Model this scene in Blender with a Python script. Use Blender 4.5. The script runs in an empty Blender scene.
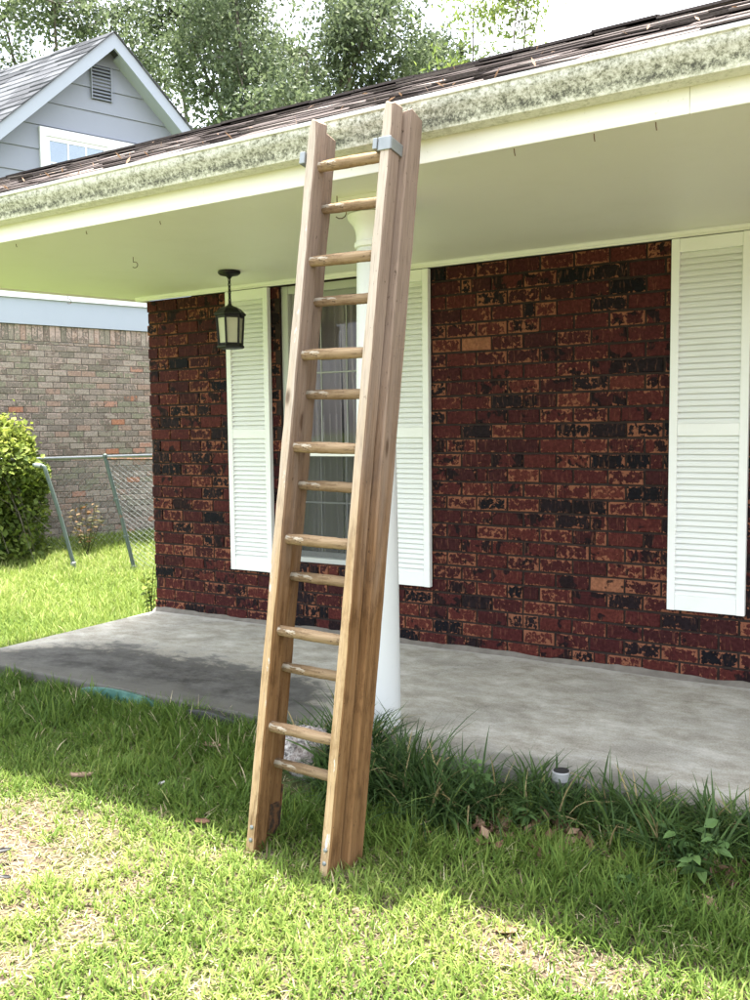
import bpy, bmesh, math, random
import numpy as np
from mathutils import Vector, Matrix, Quaternion

random.seed(7)
RNG = np.random.default_rng(11)
C = bpy.context.scene.collection
SC = bpy.context.scene

# ------------------------------------------------------------------ camera
cd = bpy.data.cameras.new('camera')
cam = bpy.data.objects.new('camera', cd)
C.objects.link(cam)
YAW, PIT, ROL = -0.5526469, -0.0770398, -0.0110884
CAMP = Vector((5.129713, -5.028399, 1.381636))
_f = Vector((math.sin(YAW) * math.cos(PIT), math.cos(YAW) * math.cos(PIT), math.sin(PIT)))
_r = Vector((math.cos(YAW), -math.sin(YAW), 0))
_u = _r.cross(_f)
_c, _s = math.cos(ROL), math.sin(ROL)
_r2 = _c * _r + _s * _u
_u2 = -_s * _r + _c * _u
mw = Matrix((_r2, _u2, -_f)).transposed().to_4x4()
mw.translation = CAMP
cam.matrix_world = mw
cd.sensor_fit = 'VERTICAL'
cd.sensor_height = 36.0
cd.sensor_width = 27.0
cd.lens = 32.4
cd.clip_start = 0.05
cd.clip_end = 1000
SC.camera = cam

# ------------------------------------------------------------------ sky and sun
SX, SY = 0.10, -0.185                      # ground offset of a shadow per metre of height
sun_dir = Vector((-SX, -SY, 1)).normalized()   # towards the sun
ELEV = math.asin(sun_dir.z)
AZ = math.atan2(sun_dir.x, sun_dir.y)
w = bpy.data.worlds.new('World')
SC.world = w
w.use_nodes = True
nt = w.node_tree
bg = nt.nodes['Background']
sky = nt.nodes.new('ShaderNodeTexSky')
sky.sky_type = 'NISHITA'
sky.sun_disc = False
sky.sun_elevation = ELEV
sky.sun_rotation = AZ
sky.air_density = 1.0
sky.dust_density = 3.0
sky.ozone_density = 1.0
# thin bright cloud over most of the sky: paler and a little brighter in drifts
hs = nt.nodes.new('ShaderNodeHueSaturation')
tc = nt.nodes.new('ShaderNodeTexCoord')
cn = nt.nodes.new('ShaderNodeTexNoise')
cn.inputs['Scale'].default_value = 2.2
cn.inputs['Detail'].default_value = 5
cr = nt.nodes.new('ShaderNodeMapRange')
cr.inputs[1].default_value, cr.inputs[2].default_value = 0.40, 0.62
cr.inputs[3].default_value, cr.inputs[4].default_value = 0.55, 0.18
cb = nt.nodes.new('ShaderNodeMapRange')
cb.inputs[1].default_value, cb.inputs[2].default_value = 0.40, 0.62
cb.inputs[3].default_value, cb.inputs[4].default_value = 1.0, 1.5
nt.links.new(tc.outputs['Generated'], cn.inputs['Vector'])
nt.links.new(cn.outputs['Fac'], cr.inputs[0])
nt.links.new(cn.outputs['Fac'], cb.inputs[0])
nt.links.new(cr.outputs[0], hs.inputs['Saturation'])
nt.links.new(cb.outputs[0], hs.inputs['Value'])
nt.links.new(sky.outputs[0], hs.inputs['Color'])
nt.links.new(hs.outputs[0], bg.inputs[0])
bg.inputs[1].default_value = 0.15
sd = bpy.data.lights.new('sun', 'SUN')
sd.energy = 4.8
sd.angle = math.radians(0.6)
sd.color = (1.0, 0.95, 0.86)
so = bpy.data.objects.new('sun', sd)
C.objects.link(so)
so.rotation_euler = sun_dir.to_track_quat('Z', 'Y').to_euler()
so.location = (0, 0, 30)
SC.view_settings.view_transform = 'Standard'
SC.view_settings.look = 'None'
SC.view_settings.exposure = 2.25
SC.view_settings.gamma = 1.0
SC.cycles.max_bounces = 8
SC.cycles.diffuse_bounces = 5
SC.cycles.transparent_max_bounces = 12
SC.cycles.use_denoising = True


# ------------------------------------------------------------------ materials
class NM:
    """a small node builder"""
    def __init__(self, name, rough=0.7, spec=0.3):
        self.m = bpy.data.materials.new(name)
        self.m.use_nodes = True
        self.t = self.m.node_tree
        self.b = self.t.nodes['Principled BSDF']
        self.b.inputs['Roughness'].default_value = rough
        self.b.inputs['Specular IOR Level'].default_value = spec
        self.out = self.t.nodes['Material Output']

    def n(self, kind, **kw):
        nd = self.t.nodes.new('ShaderNode' + kind)
        for k, v in kw.items():
            setattr(nd, k, v)
        return nd

    def l(self, a, b):
        self.t.links.new(a, b)

    def put(self, sock, v):
        if isinstance(v, bpy.types.NodeSocket):
            self.l(v, sock)
        elif v is not None:
            sock.default_value = v

    def obj(self):
        return self.n('TexCoord').outputs['Object']

    def attr(self, name, out='Fac'):
        return self.n('Attribute', attribute_name=name).outputs[out]

    def mapping(self, vec, scale=(1, 1, 1), loc=(0, 0, 0), rot=(0, 0, 0)):
        m = self.n('Mapping')
        self.l(vec, m.inputs[0])
        self.put(m.inputs['Location'], loc)
        m.inputs['Rotation'].default_value = rot
        m.inputs['Scale'].default_value = scale
        return m.outputs[0]

    def noise(self, vec, scale=5, detail=4, rough=0.55, out='Fac', dist=0.0):
        nd = self.n('TexNoise')
        self.l(vec, nd.inputs['Vector'])
        nd.inputs['Scale'].default_value = scale
        nd.inputs['Detail'].default_value = detail
        nd.inputs['Roughness'].default_value = rough
        nd.inputs['Distortion'].default_value = dist
        return nd.outputs[out]

    def ramp(self, fac, stops, interp='LINEAR'):
        nd = self.n('ValToRGB')
        nd.color_ramp.interpolation = interp
        el = nd.color_ramp.elements
        while len(el) < len(stops):
            el.new(0.5)
        for e, (p, c) in zip(el, stops):
            e.position = p
            if not hasattr(c, '__len__'):
                c = (c, c, c)
            e.color = (*c, 1)
        self.l(fac, nd.inputs[0])
        return nd.outputs[0]

    def mix(self, fac, a, b, mode='MIX'):
        nd = self.n('Mix', data_type='RGBA', blend_type=mode)
        self.put(nd.inputs[0], fac)
        for i, v in ((6, a), (7, b)):
            if isinstance(v, tuple) and len(v) == 3:
                v = (*v, 1)
            self.put(nd.inputs[i], v)
        return nd.outputs[2]

    def math(self, op, a, b=None, c=None):
        nd = self.n('Math', operation=op)
        self.put(nd.inputs[0], a)
        if b is not None:
            self.put(nd.inputs[1], b)
        if c is not None:
            self.put(nd.inputs[2], c)
        return nd.outputs[0]

    def sep(self, v):
        nd = self.n('SeparateXYZ')
        self.l(v, nd.inputs[0])
        return nd.outputs

    def comb(self, x, y, z):
        nd = self.n('CombineXYZ')
        for i, v in enumerate((x, y, z)):
            self.put(nd.inputs[i], v)
        return nd.outputs[0]

    def smooth(self, v, lo, hi):
        nd = self.n('MapRange', interpolation_type='SMOOTHSTEP')
        self.l(v, nd.inputs[0])
        nd.inputs[1].default_value = lo
        nd.inputs[2].default_value = hi
        return nd.outputs[0]

    def color(self, c):
        if isinstance(c, tuple) and len(c) == 3:
            c = (*c, 1)
        self.put(self.b.inputs['Base Color'], c)
        return self

    def rough(self, v):
        self.put(self.b.inputs['Roughness'], v)
        return self

    def bump(self, h, strength=0.5, dist=0.01):
        nd = self.n('Bump')
        nd.inputs['Strength'].default_value = strength
        nd.inputs['Distance'].default_value = dist
        self.l(h, nd.inputs['Height'])
        self.l(nd.outputs[0], self.b.inputs['Normal'])
        return self

    def translucent(self, col, amount):
        tr = self.n('BsdfTranslucent')
        self.put(tr.inputs[0], col)
        mx = self.n('MixShader')
        mx.inputs[0].default_value = amount
        self.l(self.b.outputs[0], mx.inputs[1])
        self.l(tr.outputs[0], mx.inputs[2])
        self.l(mx.outputs[0], self.out.inputs[0])
        return self


def m_brick(name, stops, chip_cols, mortar_h, chip=0.5, dirt=None):
    k = NM(name, rough=0.8, spec=0.05)
    o = k.obj()
    rnd = k.attr('rnd')
    uv = k.sep(k.attr('buv', 'Vector'))
    L = uv[2]
    du = k.math('MINIMUM', uv[0], k.math('SUBTRACT', L, uv[0]))
    dv = k.math('MINIMUM', uv[1], k.math('SUBTRACT', mortar_h, uv[1]))
    d = k.math('MINIMUM', du, dv)
    edge = k.math('SUBTRACT', 1.0, k.smooth(d, 0.0, 0.018))
    off = k.math('MULTIPLY', rnd, 37.0)
    va = k.n('VectorMath', operation='ADD')
    k.l(o, va.inputs[0])
    k.l(k.comb(off, off, off), va.inputs[1])
    p = va.outputs[0]
    base = k.ramp(rnd, stops, 'CONSTANT')
    # dark glaze blotches
    bl = k.noise(p, 11, 3, 0.5, dist=0.4)
    r2 = k.math('FRACT', k.math('MULTIPLY', rnd, 91.7))
    blm = k.smooth(k.math('ADD', bl, k.math('MULTIPLY', r2, 0.28)), 0.755, 0.79)
    c = k.mix(k.math('MULTIPLY', blm, 0.9), base, chip_cols[0])
    v = k.noise(p, 60, 4, 0.6)
    c = k.mix(k.math('MULTIPLY', k.smooth(v, 0.35, 0.65), 0.8), c, k.mix(0.45, c, (0.0, 0.0, 0.0)))
    stq = k.smooth(k.noise(k.mapping(p, (75, 75, 14)), 1.0, 3, 0.6), 0.56, 0.70)
    c = k.mix(k.math('MULTIPLY', stq, 0.22), c, chip_cols[1])
    # chipped places show the tan body of the brick
    r3 = k.math('FRACT', k.math('MULTIPLY', rnd, 53.3))
    st = k.mapping(p, (44, 44, 40))
    ch = k.noise(st, 1.0, 5, 0.62, dist=0.5)
    ch = k.math('ADD', k.math('MULTIPLY', ch, 0.72), k.math('MULTIPLY', k.noise(k.mapping(p, (13, 13, 9)), 1.0, 3, 0.6, dist=0.8), 0.28))
    cf = k.math('ADD', ch, k.math('ADD', k.math('MULTIPLY', edge, 0.105), k.math('MULTIPLY', r3, 0.132)))
    cm = k.smooth(cf, 0.660 - 0.06 * (chip - 0.5), 0.69 - 0.06 * (chip - 0.5))
    cc = k.mix(k.noise(p, 23, 2), chip_cols[1], chip_cols[2])
    c = k.mix(k.math('MULTIPLY', cm, 0.9), c, cc)
    if dirt:
        dn = k.smooth(k.noise(o, 1.7, 4, 0.6), 0.5, 0.75)
        c = k.mix(k.math('MULTIPLY', dn, 0.5), c, dirt)
    k.color(c)
    k.rough(k.math('ADD', 0.62, k.math('MULTIPLY', cm, 0.3)))
    h = k.math('SUBTRACT', k.math('MULTIPLY', v, 0.6), k.math('MULTIPLY', cm, 0.7))
    k.bump(h, 0.6, 0.004)
    return k.m


M = {}
M['brick'] = m_brick('glazed maroon brick',
                     [(0.0, (0.066, 0.0175, 0.0170)), (0.22, (0.052, 0.0150, 0.0155)), (0.42, (0.078, 0.0205, 0.0180)),
                      (0.58, (0.043, 0.0140, 0.0150)), (0.72, (0.017, 0.012, 0.014)), (0.87, (0.010, 0.0095, 0.012)),
                      (0.955, (0.092, 0.025, 0.020)), (0.99, (0.26, 0.11, 0.062))],
                     ((0.012, 0.0095, 0.011), (0.28, 0.122, 0.070), (0.165, 0.062, 0.038)), 0.077)
M['nbrick'] = m_brick('weathered grey brown brick',
                      [(0.0, (0.255, 0.215, 0.18)), (0.15, (0.331, 0.273, 0.228)), (0.32, (0.222, 0.195, 0.155)),
                       (0.45, (0.293, 0.26, 0.204)), (0.58, (0.369, 0.26, 0.204)), (0.68, (0.268, 0.254, 0.185)),
                       (0.80, (0.382, 0.325, 0.272)), (0.92, (0.459, 0.26, 0.192)), (0.96, (0.45, 0.21, 0.13))],
                      ((0.21, 0.165, 0.135), (0.48, 0.38, 0.33), (0.40, 0.29, 0.24)), 0.067, 0.4)

k = NM('dark brown mortar', 0.95, 0.1)
o = k.obj()
k.color(k.mix(k.noise(o, 30, 4), (0.018, 0.013, 0.012), (0.050, 0.036, 0.031))).bump(k.noise(o, 80, 3), 0.5, 0.004)
M['mortar'] = k.m
k = NM('grey mortar', 0.95, 0.1)
o = k.obj()
k.color(k.mix(k.noise(o, 20, 4), (0.11, 0.10, 0.085), (0.22, 0.20, 0.175))).bump(k.noise(o, 60, 3), 0.5, 0.004)
M['nmortar'] = k.m


def m_paint(name, col, dirt, amount=0.25, rough=0.5, scale=6, grime=None):
    k = NM(name, rough, 0.35)
    o = k.obj()
    n1 = k.smooth(k.noise(o, scale, 5, 0.65), 0.42, 0.85)
    c = k.mix(k.math('MULTIPLY', n1, amount), col, dirt)
    n2 = k.smooth(k.noise(o, scale * 9, 3, 0.7), 0.62, 0.74)
    c = k.mix(k.math('MULTIPLY', n2, amount * 0.5), c, grime or dirt)
    k.color(c).bump(k.noise(o, 45, 3), 0.06, 0.003)
    return k.m


M['white'] = m_paint('white paint', (0.80, 0.81, 0.78), (0.60, 0.61, 0.53), 0.22)
M['shutter'] = m_paint('white shutter paint', (0.80, 0.82, 0.80), (0.58, 0.60, 0.52), 0.20, 0.45, 4)
M['column'] = m_paint('white column paint', (0.66, 0.68, 0.67), (0.50, 0.53, 0.52), 0.3, 0.5, 5)
M['soffit'] = m_paint('white soffit paint', (0.84, 0.84, 0.76), (0.70, 0.70, 0.58), 0.35, 0.5, 2.2)
M['trimblue'] = m_paint('pale blue grey trim', (0.37, 0.41, 0.47), (0.30, 0.34, 0.39), 0.2, 0.6)
M['siding'] = m_paint('blue grey siding', (0.275, 0.30, 0.355), (0.22, 0.245, 0.29), 0.35, 0.65, 2.5)
M['greypaint'] = m_paint('weathered grey window paint', (0.46, 0.48, 0.45), (0.33, 0.35, 0.32), 0.35, 0.5)
M['sashshade'] = m_paint('shadow grey sash paint', (0.30, 0.31, 0.30), (0.22, 0.23, 0.22), 0.35, 0.5)  # darker than the frame: the shadow inside the window is in this colour
M['nwhite'] = m_paint('white window paint', (0.76, 0.78, 0.80), (0.6, 0.62, 0.64), 0.1)

# fascia: white with yellow green algae under the gutter
k = NM('fascia paint', 0.5, 0.35)
o = k.obj()
z = k.sep(o)[2]
gz = k.smooth(z, 2.40, 2.52)
al = k.math('MULTIPLY', k.math('MULTIPLY', gz, 0.8), k.smooth(k.noise(k.mapping(o, (0.7, 1, 5)), 3, 5, 0.6), 0.25, 0.75))
c = k.mix(al, (0.80, 0.80, 0.74), (0.60, 0.62, 0.36))
sp = k.smooth(k.noise(o, 40, 3, 0.7), 0.66, 0.75)
c = k.mix(k.math('MULTIPLY', sp, 0.35), c, (0.40, 0.42, 0.27))
k.color(c).bump(k.noise(o, 50, 3), 0.05, 0.003)
M['fascia'] = k.m

# gutter: chalky white metal speckled by grey green algae
k = NM('stained gutter paint', 0.65, 0.3)
o = k.obj()
z = k.sep(o)[2]
body = k.math('MULTIPLY', k.smooth(z, 2.462, 2.50), k.math('SUBTRACT', 1.0, k.smooth(z, 2.566, 2.580)))
b1 = k.noise(k.mapping(o, (1, 1, 1.3)), 40, 6, 0.78)
b2 = k.noise(o, 95, 5, 0.8)
b3 = k.noise(k.mapping(o, (0.8, 1, 3)), 4, 4, 0.6)
low = k.math('SUBTRACT', 1.0, k.smooth(z, 2.475, 2.535))
f = k.math('ADD', k.math('MULTIPLY', k.math('ADD', k.math('MULTIPLY', b1, 1.9), -0.45), 0.50), k.math('ADD', k.math('MULTIPLY', k.math('ADD', k.math('MULTIPLY', b2, 1.7), -0.35), 0.50), k.math('ADD', k.math('MULTIPLY', b3, 0.3), k.math('MULTIPLY', low, 0.13))))
pt = k.smooth(k.noise(k.mapping(o, (1, 1, 0.5)), 1.3, 4, 0.6), 0.40, 0.62)
upb = k.smooth(z, 2.505, 2.56)
f = k.math('SUBTRACT', f, k.math('MULTIPLY', upb, 0.06))
f = k.math('SUBTRACT', f, k.math('MULTIPLY', pt, 0.05))
run = k.smooth(k.noise(k.mapping(o, (38, 1, 0.8)), 1.0, 3, 0.6), 0.58, 0.72)
f = k.math('ADD', f, k.math('MULTIPLY', run, 0.06))
f = k.math('MULTIPLY', f, k.math('ADD', 0.62, k.math('MULTIPLY', body, 0.38)))
c = k.ramp(f, [(0.46, (0.70, 0.705, 0.67)), (0.56, (0.56, 0.565, 0.51)), (0.66, (0.36, 0.365, 0.30)), (0.74, (0.19, 0.195, 0.155)), (0.84, (0.07, 0.07, 0.06))])
gl_ = k.math('MULTIPLY', k.math('SUBTRACT', 1.0, k.smooth(z, 2.49, 2.54)), 0.55)
c = k.mix(gl_, c, k.mix(1.0, c, (0.96, 0.96, 0.80), 'MULTIPLY'))
k.color(c).bump(b2, 0.25, 0.003)
M['gutter'] = k.m

# asphalt shingles
def m_shingle(name, stops):
    k = NM(name, 1.0, 0.0)
    o = k.obj()
    r = k.attr('rnd')
    f = k.math('ADD', k.math('MULTIPLY', r, 0.6), k.math('MULTIPLY', k.noise(o, 90, 4, 0.8), 0.55))
    f = k.math('ADD', f, k.math('MULTIPLY', k.noise(o, 3, 3), 0.12))
    k.color(k.ramp(f, stops)).bump(k.noise(o, 160, 3), 0.9, 0.004)
    return k.m


M['shingle'] = m_shingle('brown asphalt shingle', [(0.2, (0.028, 0.024, 0.024)), (0.5, (0.066, 0.056, 0.054)), (0.72, (0.115, 0.099, 0.094)), (0.95, (0.20, 0.175, 0.165))])
M['nshingle'] = m_shingle('grey asphalt shingle', [(0.2, (0.045, 0.047, 0.052)), (0.55, (0.082, 0.085, 0.093)), (0.9, (0.14, 0.145, 0.158))])

# weathered wood, grain along local z
def m_wood(name, cols, up=None, scale=1.0, paint=None, specks=0.645):
    k = NM(name, 0.8, 0.06)
    o = k.obj()
    z = k.sep(o)[2]
    g = k.noise(k.mapping(o, (60 * scale, 60 * scale, 2.2)), 1.0, 6, 0.6, dist=0.6)
    g2 = k.noise(k.mapping(o, (14, 14, 1.1)), 1.0, 4, 0.6, dist=1.2)
    c = k.ramp(k.math('ADD', k.math('MULTIPLY', g, 0.6), k.math('MULTIPLY', g2, 0.4)),
               [(0.24, cols[0]), (0.5, cols[1]), (0.76, cols[2])])
    blot = k.smooth(k.noise(k.mapping(o, (16, 16, 6.0)), 1.0, 6, 0.75), 0.46, 0.66)
    c = k.mix(k.math('MULTIPLY', blot, 0.75), c, cols[0])
    if up:
        t = k.math('ADD', z, k.math('MULTIPLY', k.math('SUBTRACT', g2, 0.5), 1.6))
        c = k.mix(k.math('MULTIPLY', k.smooth(t, 0.7, 1.9), 0.92), c, k.mix(g, up[0], up[1]))
    kn = k.n('TexVoronoi')
    kn.inputs['Scale'].default_value = 1.0
    k.l(k.mapping(o, (9, 9, 3.1)), kn.inputs['Vector'])
    knm = k.math('SUBTRACT', 1.0, k.smooth(k.math('ADD', kn.outputs['Distance'], k.math('MULTIPLY', k.math('SUBTRACT', g, 0.5), 0.2)), 0.05, 0.15))
    c = k.mix(k.math('MULTIPLY', knm, 0.75), c, (0.06, 0.03, 0.015))
    spk = k.smooth(k.noise(k.mapping(o, (70, 70, 38)), 1.0, 4, 0.75), specks, specks + 0.05)
    c = k.mix(k.math('MULTIPLY', spk, 0.8), c, (0.05, 0.032, 0.022))
    if paint:
        pm = k.smooth(k.noise(k.mapping(o, (22, 22, 4.5)), 1.0, 5, 0.7), paint[0], paint[0] + 0.03)
        c = k.mix(k.math('MULTIPLY', pm, 0.85), c, paint[1])
    fine = k.noise(k.mapping(o, (260, 260, 9)), 1.0, 3, 0.6)
    c = k.mix(k.math('MULTIPLY', k.smooth(fine, 0.52, 0.68), 0.5), c, k.mix(0.62, c, (0.02, 0.012, 0.008)))
    k.color(c).bump(k.math('ADD', g, fine), 0.5, 0.004)
    return k.m


M['wood'] = m_wood('weathered brown wood', ((0.090, 0.044, 0.018), (0.215, 0.117, 0.052), (0.30, 0.180, 0.090)),
                   ((0.16, 0.116, 0.086), (0.37, 0.29, 0.232)), paint=(0.75, (0.52, 0.48, 0.43)))
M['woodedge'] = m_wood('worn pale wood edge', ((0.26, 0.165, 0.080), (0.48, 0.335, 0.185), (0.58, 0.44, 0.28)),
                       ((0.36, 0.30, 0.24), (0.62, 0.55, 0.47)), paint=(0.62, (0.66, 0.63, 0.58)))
M['rungwood'] = m_wood('worn rung wood', ((0.17, 0.108, 0.058), (0.32, 0.230, 0.140), (0.43, 0.335, 0.225)),
                       None, paint=(0.63, (0.50, 0.45, 0.36)), specks=0.60)

k = NM('dull galvanised steel', 0.45, 0.5)
o = k.obj()
k.b.inputs['Metallic'].default_value = 0.6
k.color(k.mix(k.noise(o, 25, 4), (0.20, 0.22, 0.22), (0.34, 0.36, 0.36))).bump(k.noise(o, 60, 3), 0.1, 0.002)
M['galv'] = k.m
k = NM('rusty dark iron', 0.7, 0.4)
o = k.obj()
k.b.inputs['Metallic'].default_value = 0.5
k.color(k.mix(k.smooth(k.noise(o, 40, 4), 0.4, 0.6), (0.06, 0.045, 0.035), (0.20, 0.10, 0.05)))
M['rust'] = k.m
k = NM('black powder coat', 0.5, 0.4)
o = k.obj()
k.color(k.mix(k.noise(o, 40, 3), (0.003, 0.003, 0.0032), (0.008, 0.008, 0.0085)))
M['black'] = k.m
k = NM('frosted lantern glass', 0.35, 0.5)
o = k.obj()
k.color(k.mix(k.noise(o, 9, 3), (0.42, 0.43, 0.30), (0.58, 0.58, 0.44)))
M['frost'] = k.m
k = NM('brushed steel', 0.35, 0.5)
o = k.obj()
k.b.inputs['Metallic'].default_value = 0.5
k.color(k.mix(k.noise(k.mapping(o, (1, 1, 60)), 8, 3), (0.42, 0.42, 0.43), (0.62, 0.62, 0.63)))
M['steel'] = k.m


def m_glass(name, refl=0.10, tint=(0.78, 0.82, 0.80), gloss=(0.9, 0.95, 0.95)):
    k = NM(name)
    tr = k.n('BsdfTransparent')
    tr.inputs[0].default_value = (*tint, 1)
    gl = k.n('BsdfGlossy')
    gl.inputs['Roughness'].default_value = 0.03
    gl.inputs[0].default_value = (*gloss, 1)
    fr = k.n('Fresnel')
    fr.inputs[0].default_value = 1.5
    bp = k.n('Bump')
    bp.inputs['Strength'].default_value = 0.12
    bp.inputs['Distance'].default_value = 0.01
    k.l(k.noise(k.obj(), 4, 2), bp.inputs['Height'])
    k.l(bp.outputs[0], gl.inputs['Normal'])
    mx = k.n('MixShader')
    k.l(k.math('ADD', fr.outputs[0], refl), mx.inputs[0])
    k.l(tr.outputs[0], mx.inputs[1])
    k.l(gl.outputs[0], mx.inputs[2])
    k.l(mx.outputs[0], k.out.inputs[0])
    return k.m


M['glass'] = m_glass('window glass', 0.0, (0.95, 0.94, 0.95), (0.34, 0.34, 0.36))
M['nglass'] = m_glass('far window glass', 0.20, (0.5, 0.55, 0.6), (0.62, 0.72, 0.80))
k = NM('cloudy clear plastic', 0.35, 0.5)
k.b.inputs['Transmission Weight'].default_value = 0.85
k.color(k.mix(k.noise(k.obj(), 40, 2), (0.42, 0.46, 0.40), (0.58, 0.62, 0.55)))
M['clear'] = k.m
k = NM('grey insect screen', 0.9, 0.05)
tr = k.n('BsdfTransparent')
mx = k.n('MixShader')
mx.inputs[0].default_value = 0.26
k.color(k.mix(k.noise(k.obj(), 6, 4), (0.075, 0.078, 0.075), (0.12, 0.122, 0.118)))
k.l(tr.outputs[0], mx.inputs[1])
k.l(k.b.outputs[0], mx.inputs[2])
k.l(mx.outputs[0], k.out.inputs[0])
M['screen'] = k.m
k = NM('sheer curtain cloth', 0.9, 0.1)
o = k.obj()
cc = k.mix(k.noise(k.mapping(o, (30, 30, 1)), 1, 3), (0.46, 0.44, 0.445), (0.72, 0.69, 0.70))
k.color(cc)
k.translucent(cc, 0.3)
M['curtain'] = k.m
k = NM('dim room paint', 0.9, 0.1)
o = k.obj()
k.color(k.mix(k.noise(o, 2, 3), (0.20, 0.21, 0.19), (0.28, 0.29, 0.26)))
M['room'] = k.m
k = NM('dark vent paint', 0.8, 0.2)
o = k.obj()
k.color(k.mix(k.noise(o, 8, 3), (0.05, 0.055, 0.065), (0.085, 0.09, 0.11)))
M['vent'] = k.m

# concrete slab with a dark damp stain near its outer left corner
k = NM('stained concrete', 0.85, 0.1)
o = k.obj()
x, y, z = k.sep(o)[0], k.sep(o)[1], k.sep(o)[2]
n1 = k.noise(o, 2.3, 6, 0.62)
n2 = k.noise(k.mapping(o, (1.0, 1.5, 1)), 4.5, 10, 0.76, dist=0.2)
n3 = k.noise(o, 120, 4, 0.7)
c = k.ramp(n2, [(0.34, (0.215, 0.190, 0.140)), (0.47, (0.36, 0.335, 0.275)), (0.55, (0.445, 0.425, 0.365)), (0.66, (0.60, 0.58, 0.52))])
c = k.mix(k.math('MULTIPLY', k.smooth(n1, 0.45, 0.65), 0.45), c, (0.26, 0.245, 0.21))
c = k.mix(0.25, c, k.mix(k.smooth(n3, 0.3, 0.7), (0.13, 0.125, 0.11), (0.62, 0.61, 0.58)))
# stain: the outer edge between x 0.2 and 2.9, ragged inner border
sy = k.math('ADD', k.math('MULTIPLY', y, -1.0), k.math('MULTIPLY', k.math('SUBTRACT', n2, 0.5), 1.3))
fall = k.math('MULTIPLY', k.smooth(x, -0.5, 0.7), k.math('SUBTRACT', 1.0, k.smooth(x, 2.1, 3.1)))
edge = k.math('ADD', sy, k.math('MULTIPLY', fall, 0.80))
sm = k.math('MULTIPLY', k.smooth(edge, 1.62, 1.92), k.smooth(fall, 0.15, 0.6))
c = k.mix(k.math('MULTIPLY', sm, 0.9), c, k.mix(k.smooth(n2, 0.35, 0.65), (0.022, 0.022, 0.022), (0.080, 0.078, 0.073)))
e2 = k.smooth(k.math('ADD', k.math('MULTIPLY', y, -1.0), k.math('MULTIPLY', k.math('SUBTRACT', n1, 0.5), 0.6)), 1.44, 1.66)
c = k.mix(k.math('MULTIPLY', e2, 0.70), c, (0.12, 0.115, 0.10))
vo = k.n('TexVoronoi', feature='DISTANCE_TO_EDGE')
vo.inputs['Scale'].default_value = 0.55
wv = k.n('VectorMath', operation='ADD')
k.l(o, wv.inputs[0])
wn = k.n('VectorMath', operation='SCALE')
k.l(k.noise(o, 3.5, 6, 0.7, 'Color'), wn.inputs[0])
wn.inputs['Scale'].default_value = 0.55
k.l(wn.outputs[0], wv.inputs[1])
k.l(wv.outputs[0], vo.inputs['Vector'])
crk = k.math('SUBTRACT', 1.0, k.smooth(vo.outputs['Distance'], 0.0, 0.0045))
c = k.mix(k.math('MULTIPLY', crk, k.math('MULTIPLY', k.smooth(n1, 0.46, 0.60), 0.55)), c, (0.10, 0.095, 0.085))
pit = k.smooth(k.noise(o, 42, 3, 0.6), 0.70, 0.74)
c = k.mix(k.math('MULTIPLY', pit, 0.5), c, (0.14, 0.13, 0.115))
w1 = k.smooth(k.math('ADD', y, k.math('MULTIPLY', k.math('SUBTRACT', n2, 0.5), 0.35)), -0.13, -0.03)
c = k.mix(k.math('MULTIPLY', w1, 0.6), c, (0.50, 0.49, 0.46))
k.color(c)
k.rough(k.math('SUBTRACT', 0.82, k.math('MULTIPLY', sm, 0.2)))
k.bump(k.math('ADD', n3, k.math('MULTIPLY', n2, 1.5)), 0.25, 0.004)
M['slab'] = k.m

# soil and thatch under the lawn
k = NM('thatch and soil', 0.95, 0.1)
o = k.obj()
a = k.noise(o, 2.0, 5, 0.6)
b = k.noise(o, 45, 5, 0.7)
c = k.ramp(b, [(0.3, (0.035, 0.026, 0.019)), (0.5, (0.13, 0.098, 0.072)), (0.7, (0.30, 0.24, 0.18))])
c = k.mix(k.smooth(a, 0.42, 0.62), c, k.mix(b, (0.035, 0.045, 0.016), (0.13, 0.135, 0.055)))
# mown turf away from the house
far = k.smooth(k.math('ADD', k.sep(o)[0], 0.0), -0.6, -0.1)
c = k.mix(k.math('MULTIPLY', k.math('SUBTRACT', 1.0, far), 0.8), c, k.mix(b, (0.05, 0.09, 0.018), (0.16, 0.23, 0.05)))
k.color(c).bump(b, 1.0, 0.02)
M['ground'] = k.m


def m_leaf(name, stops, trans=0.35, rough=0.6, attr='tint', spec=0.12):
    k = NM(name, rough, spec)
    t = k.attr(attr)
    c = k.ramp(t, stops)
    k.color(c)
    k.translucent(k.mix(0.2, c, k.mix(1.0, c, (1.0, 1.0, 0.35), 'MULTIPLY')), trans)
    return k.m


M['blade'] = m_leaf('lawn grass blade', [(0.0, (0.052, 0.100, 0.022)), (0.35, (0.118, 0.188, 0.036)), (0.65, (0.225, 0.290, 0.068)), (0.80, (0.34, 0.36, 0.14)), (0.88, (0.47, 0.42, 0.28)), (0.95, (0.36, 0.28, 0.185)), (1.0, (0.22, 0.15, 0.10))])
M['border'] = m_leaf('border grass blade', [(0.0, (0.025, 0.050, 0.018)), (0.4, (0.050, 0.090, 0.028)), (0.75, (0.090, 0.150, 0.042)), (0.93, (0.16, 0.21, 0.06)), (1.0, (0.34, 0.27, 0.14))], 0.25, 0.45)
M['leafA'] = m_leaf('oak leaf', [(0.0, (0.055, 0.078, 0.045)), (0.5, (0.100, 0.130, 0.075)), (0.8, (0.155, 0.190, 0.115)), (1.0, (0.24, 0.275, 0.18))], 0.35)
M['leafC'] = m_leaf('pale willow leaf', [(0.0, (0.08, 0.12, 0.035)), (0.5, (0.13, 0.18, 0.05)), (1.0, (0.25, 0.29, 0.085))], 0.45)
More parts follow.
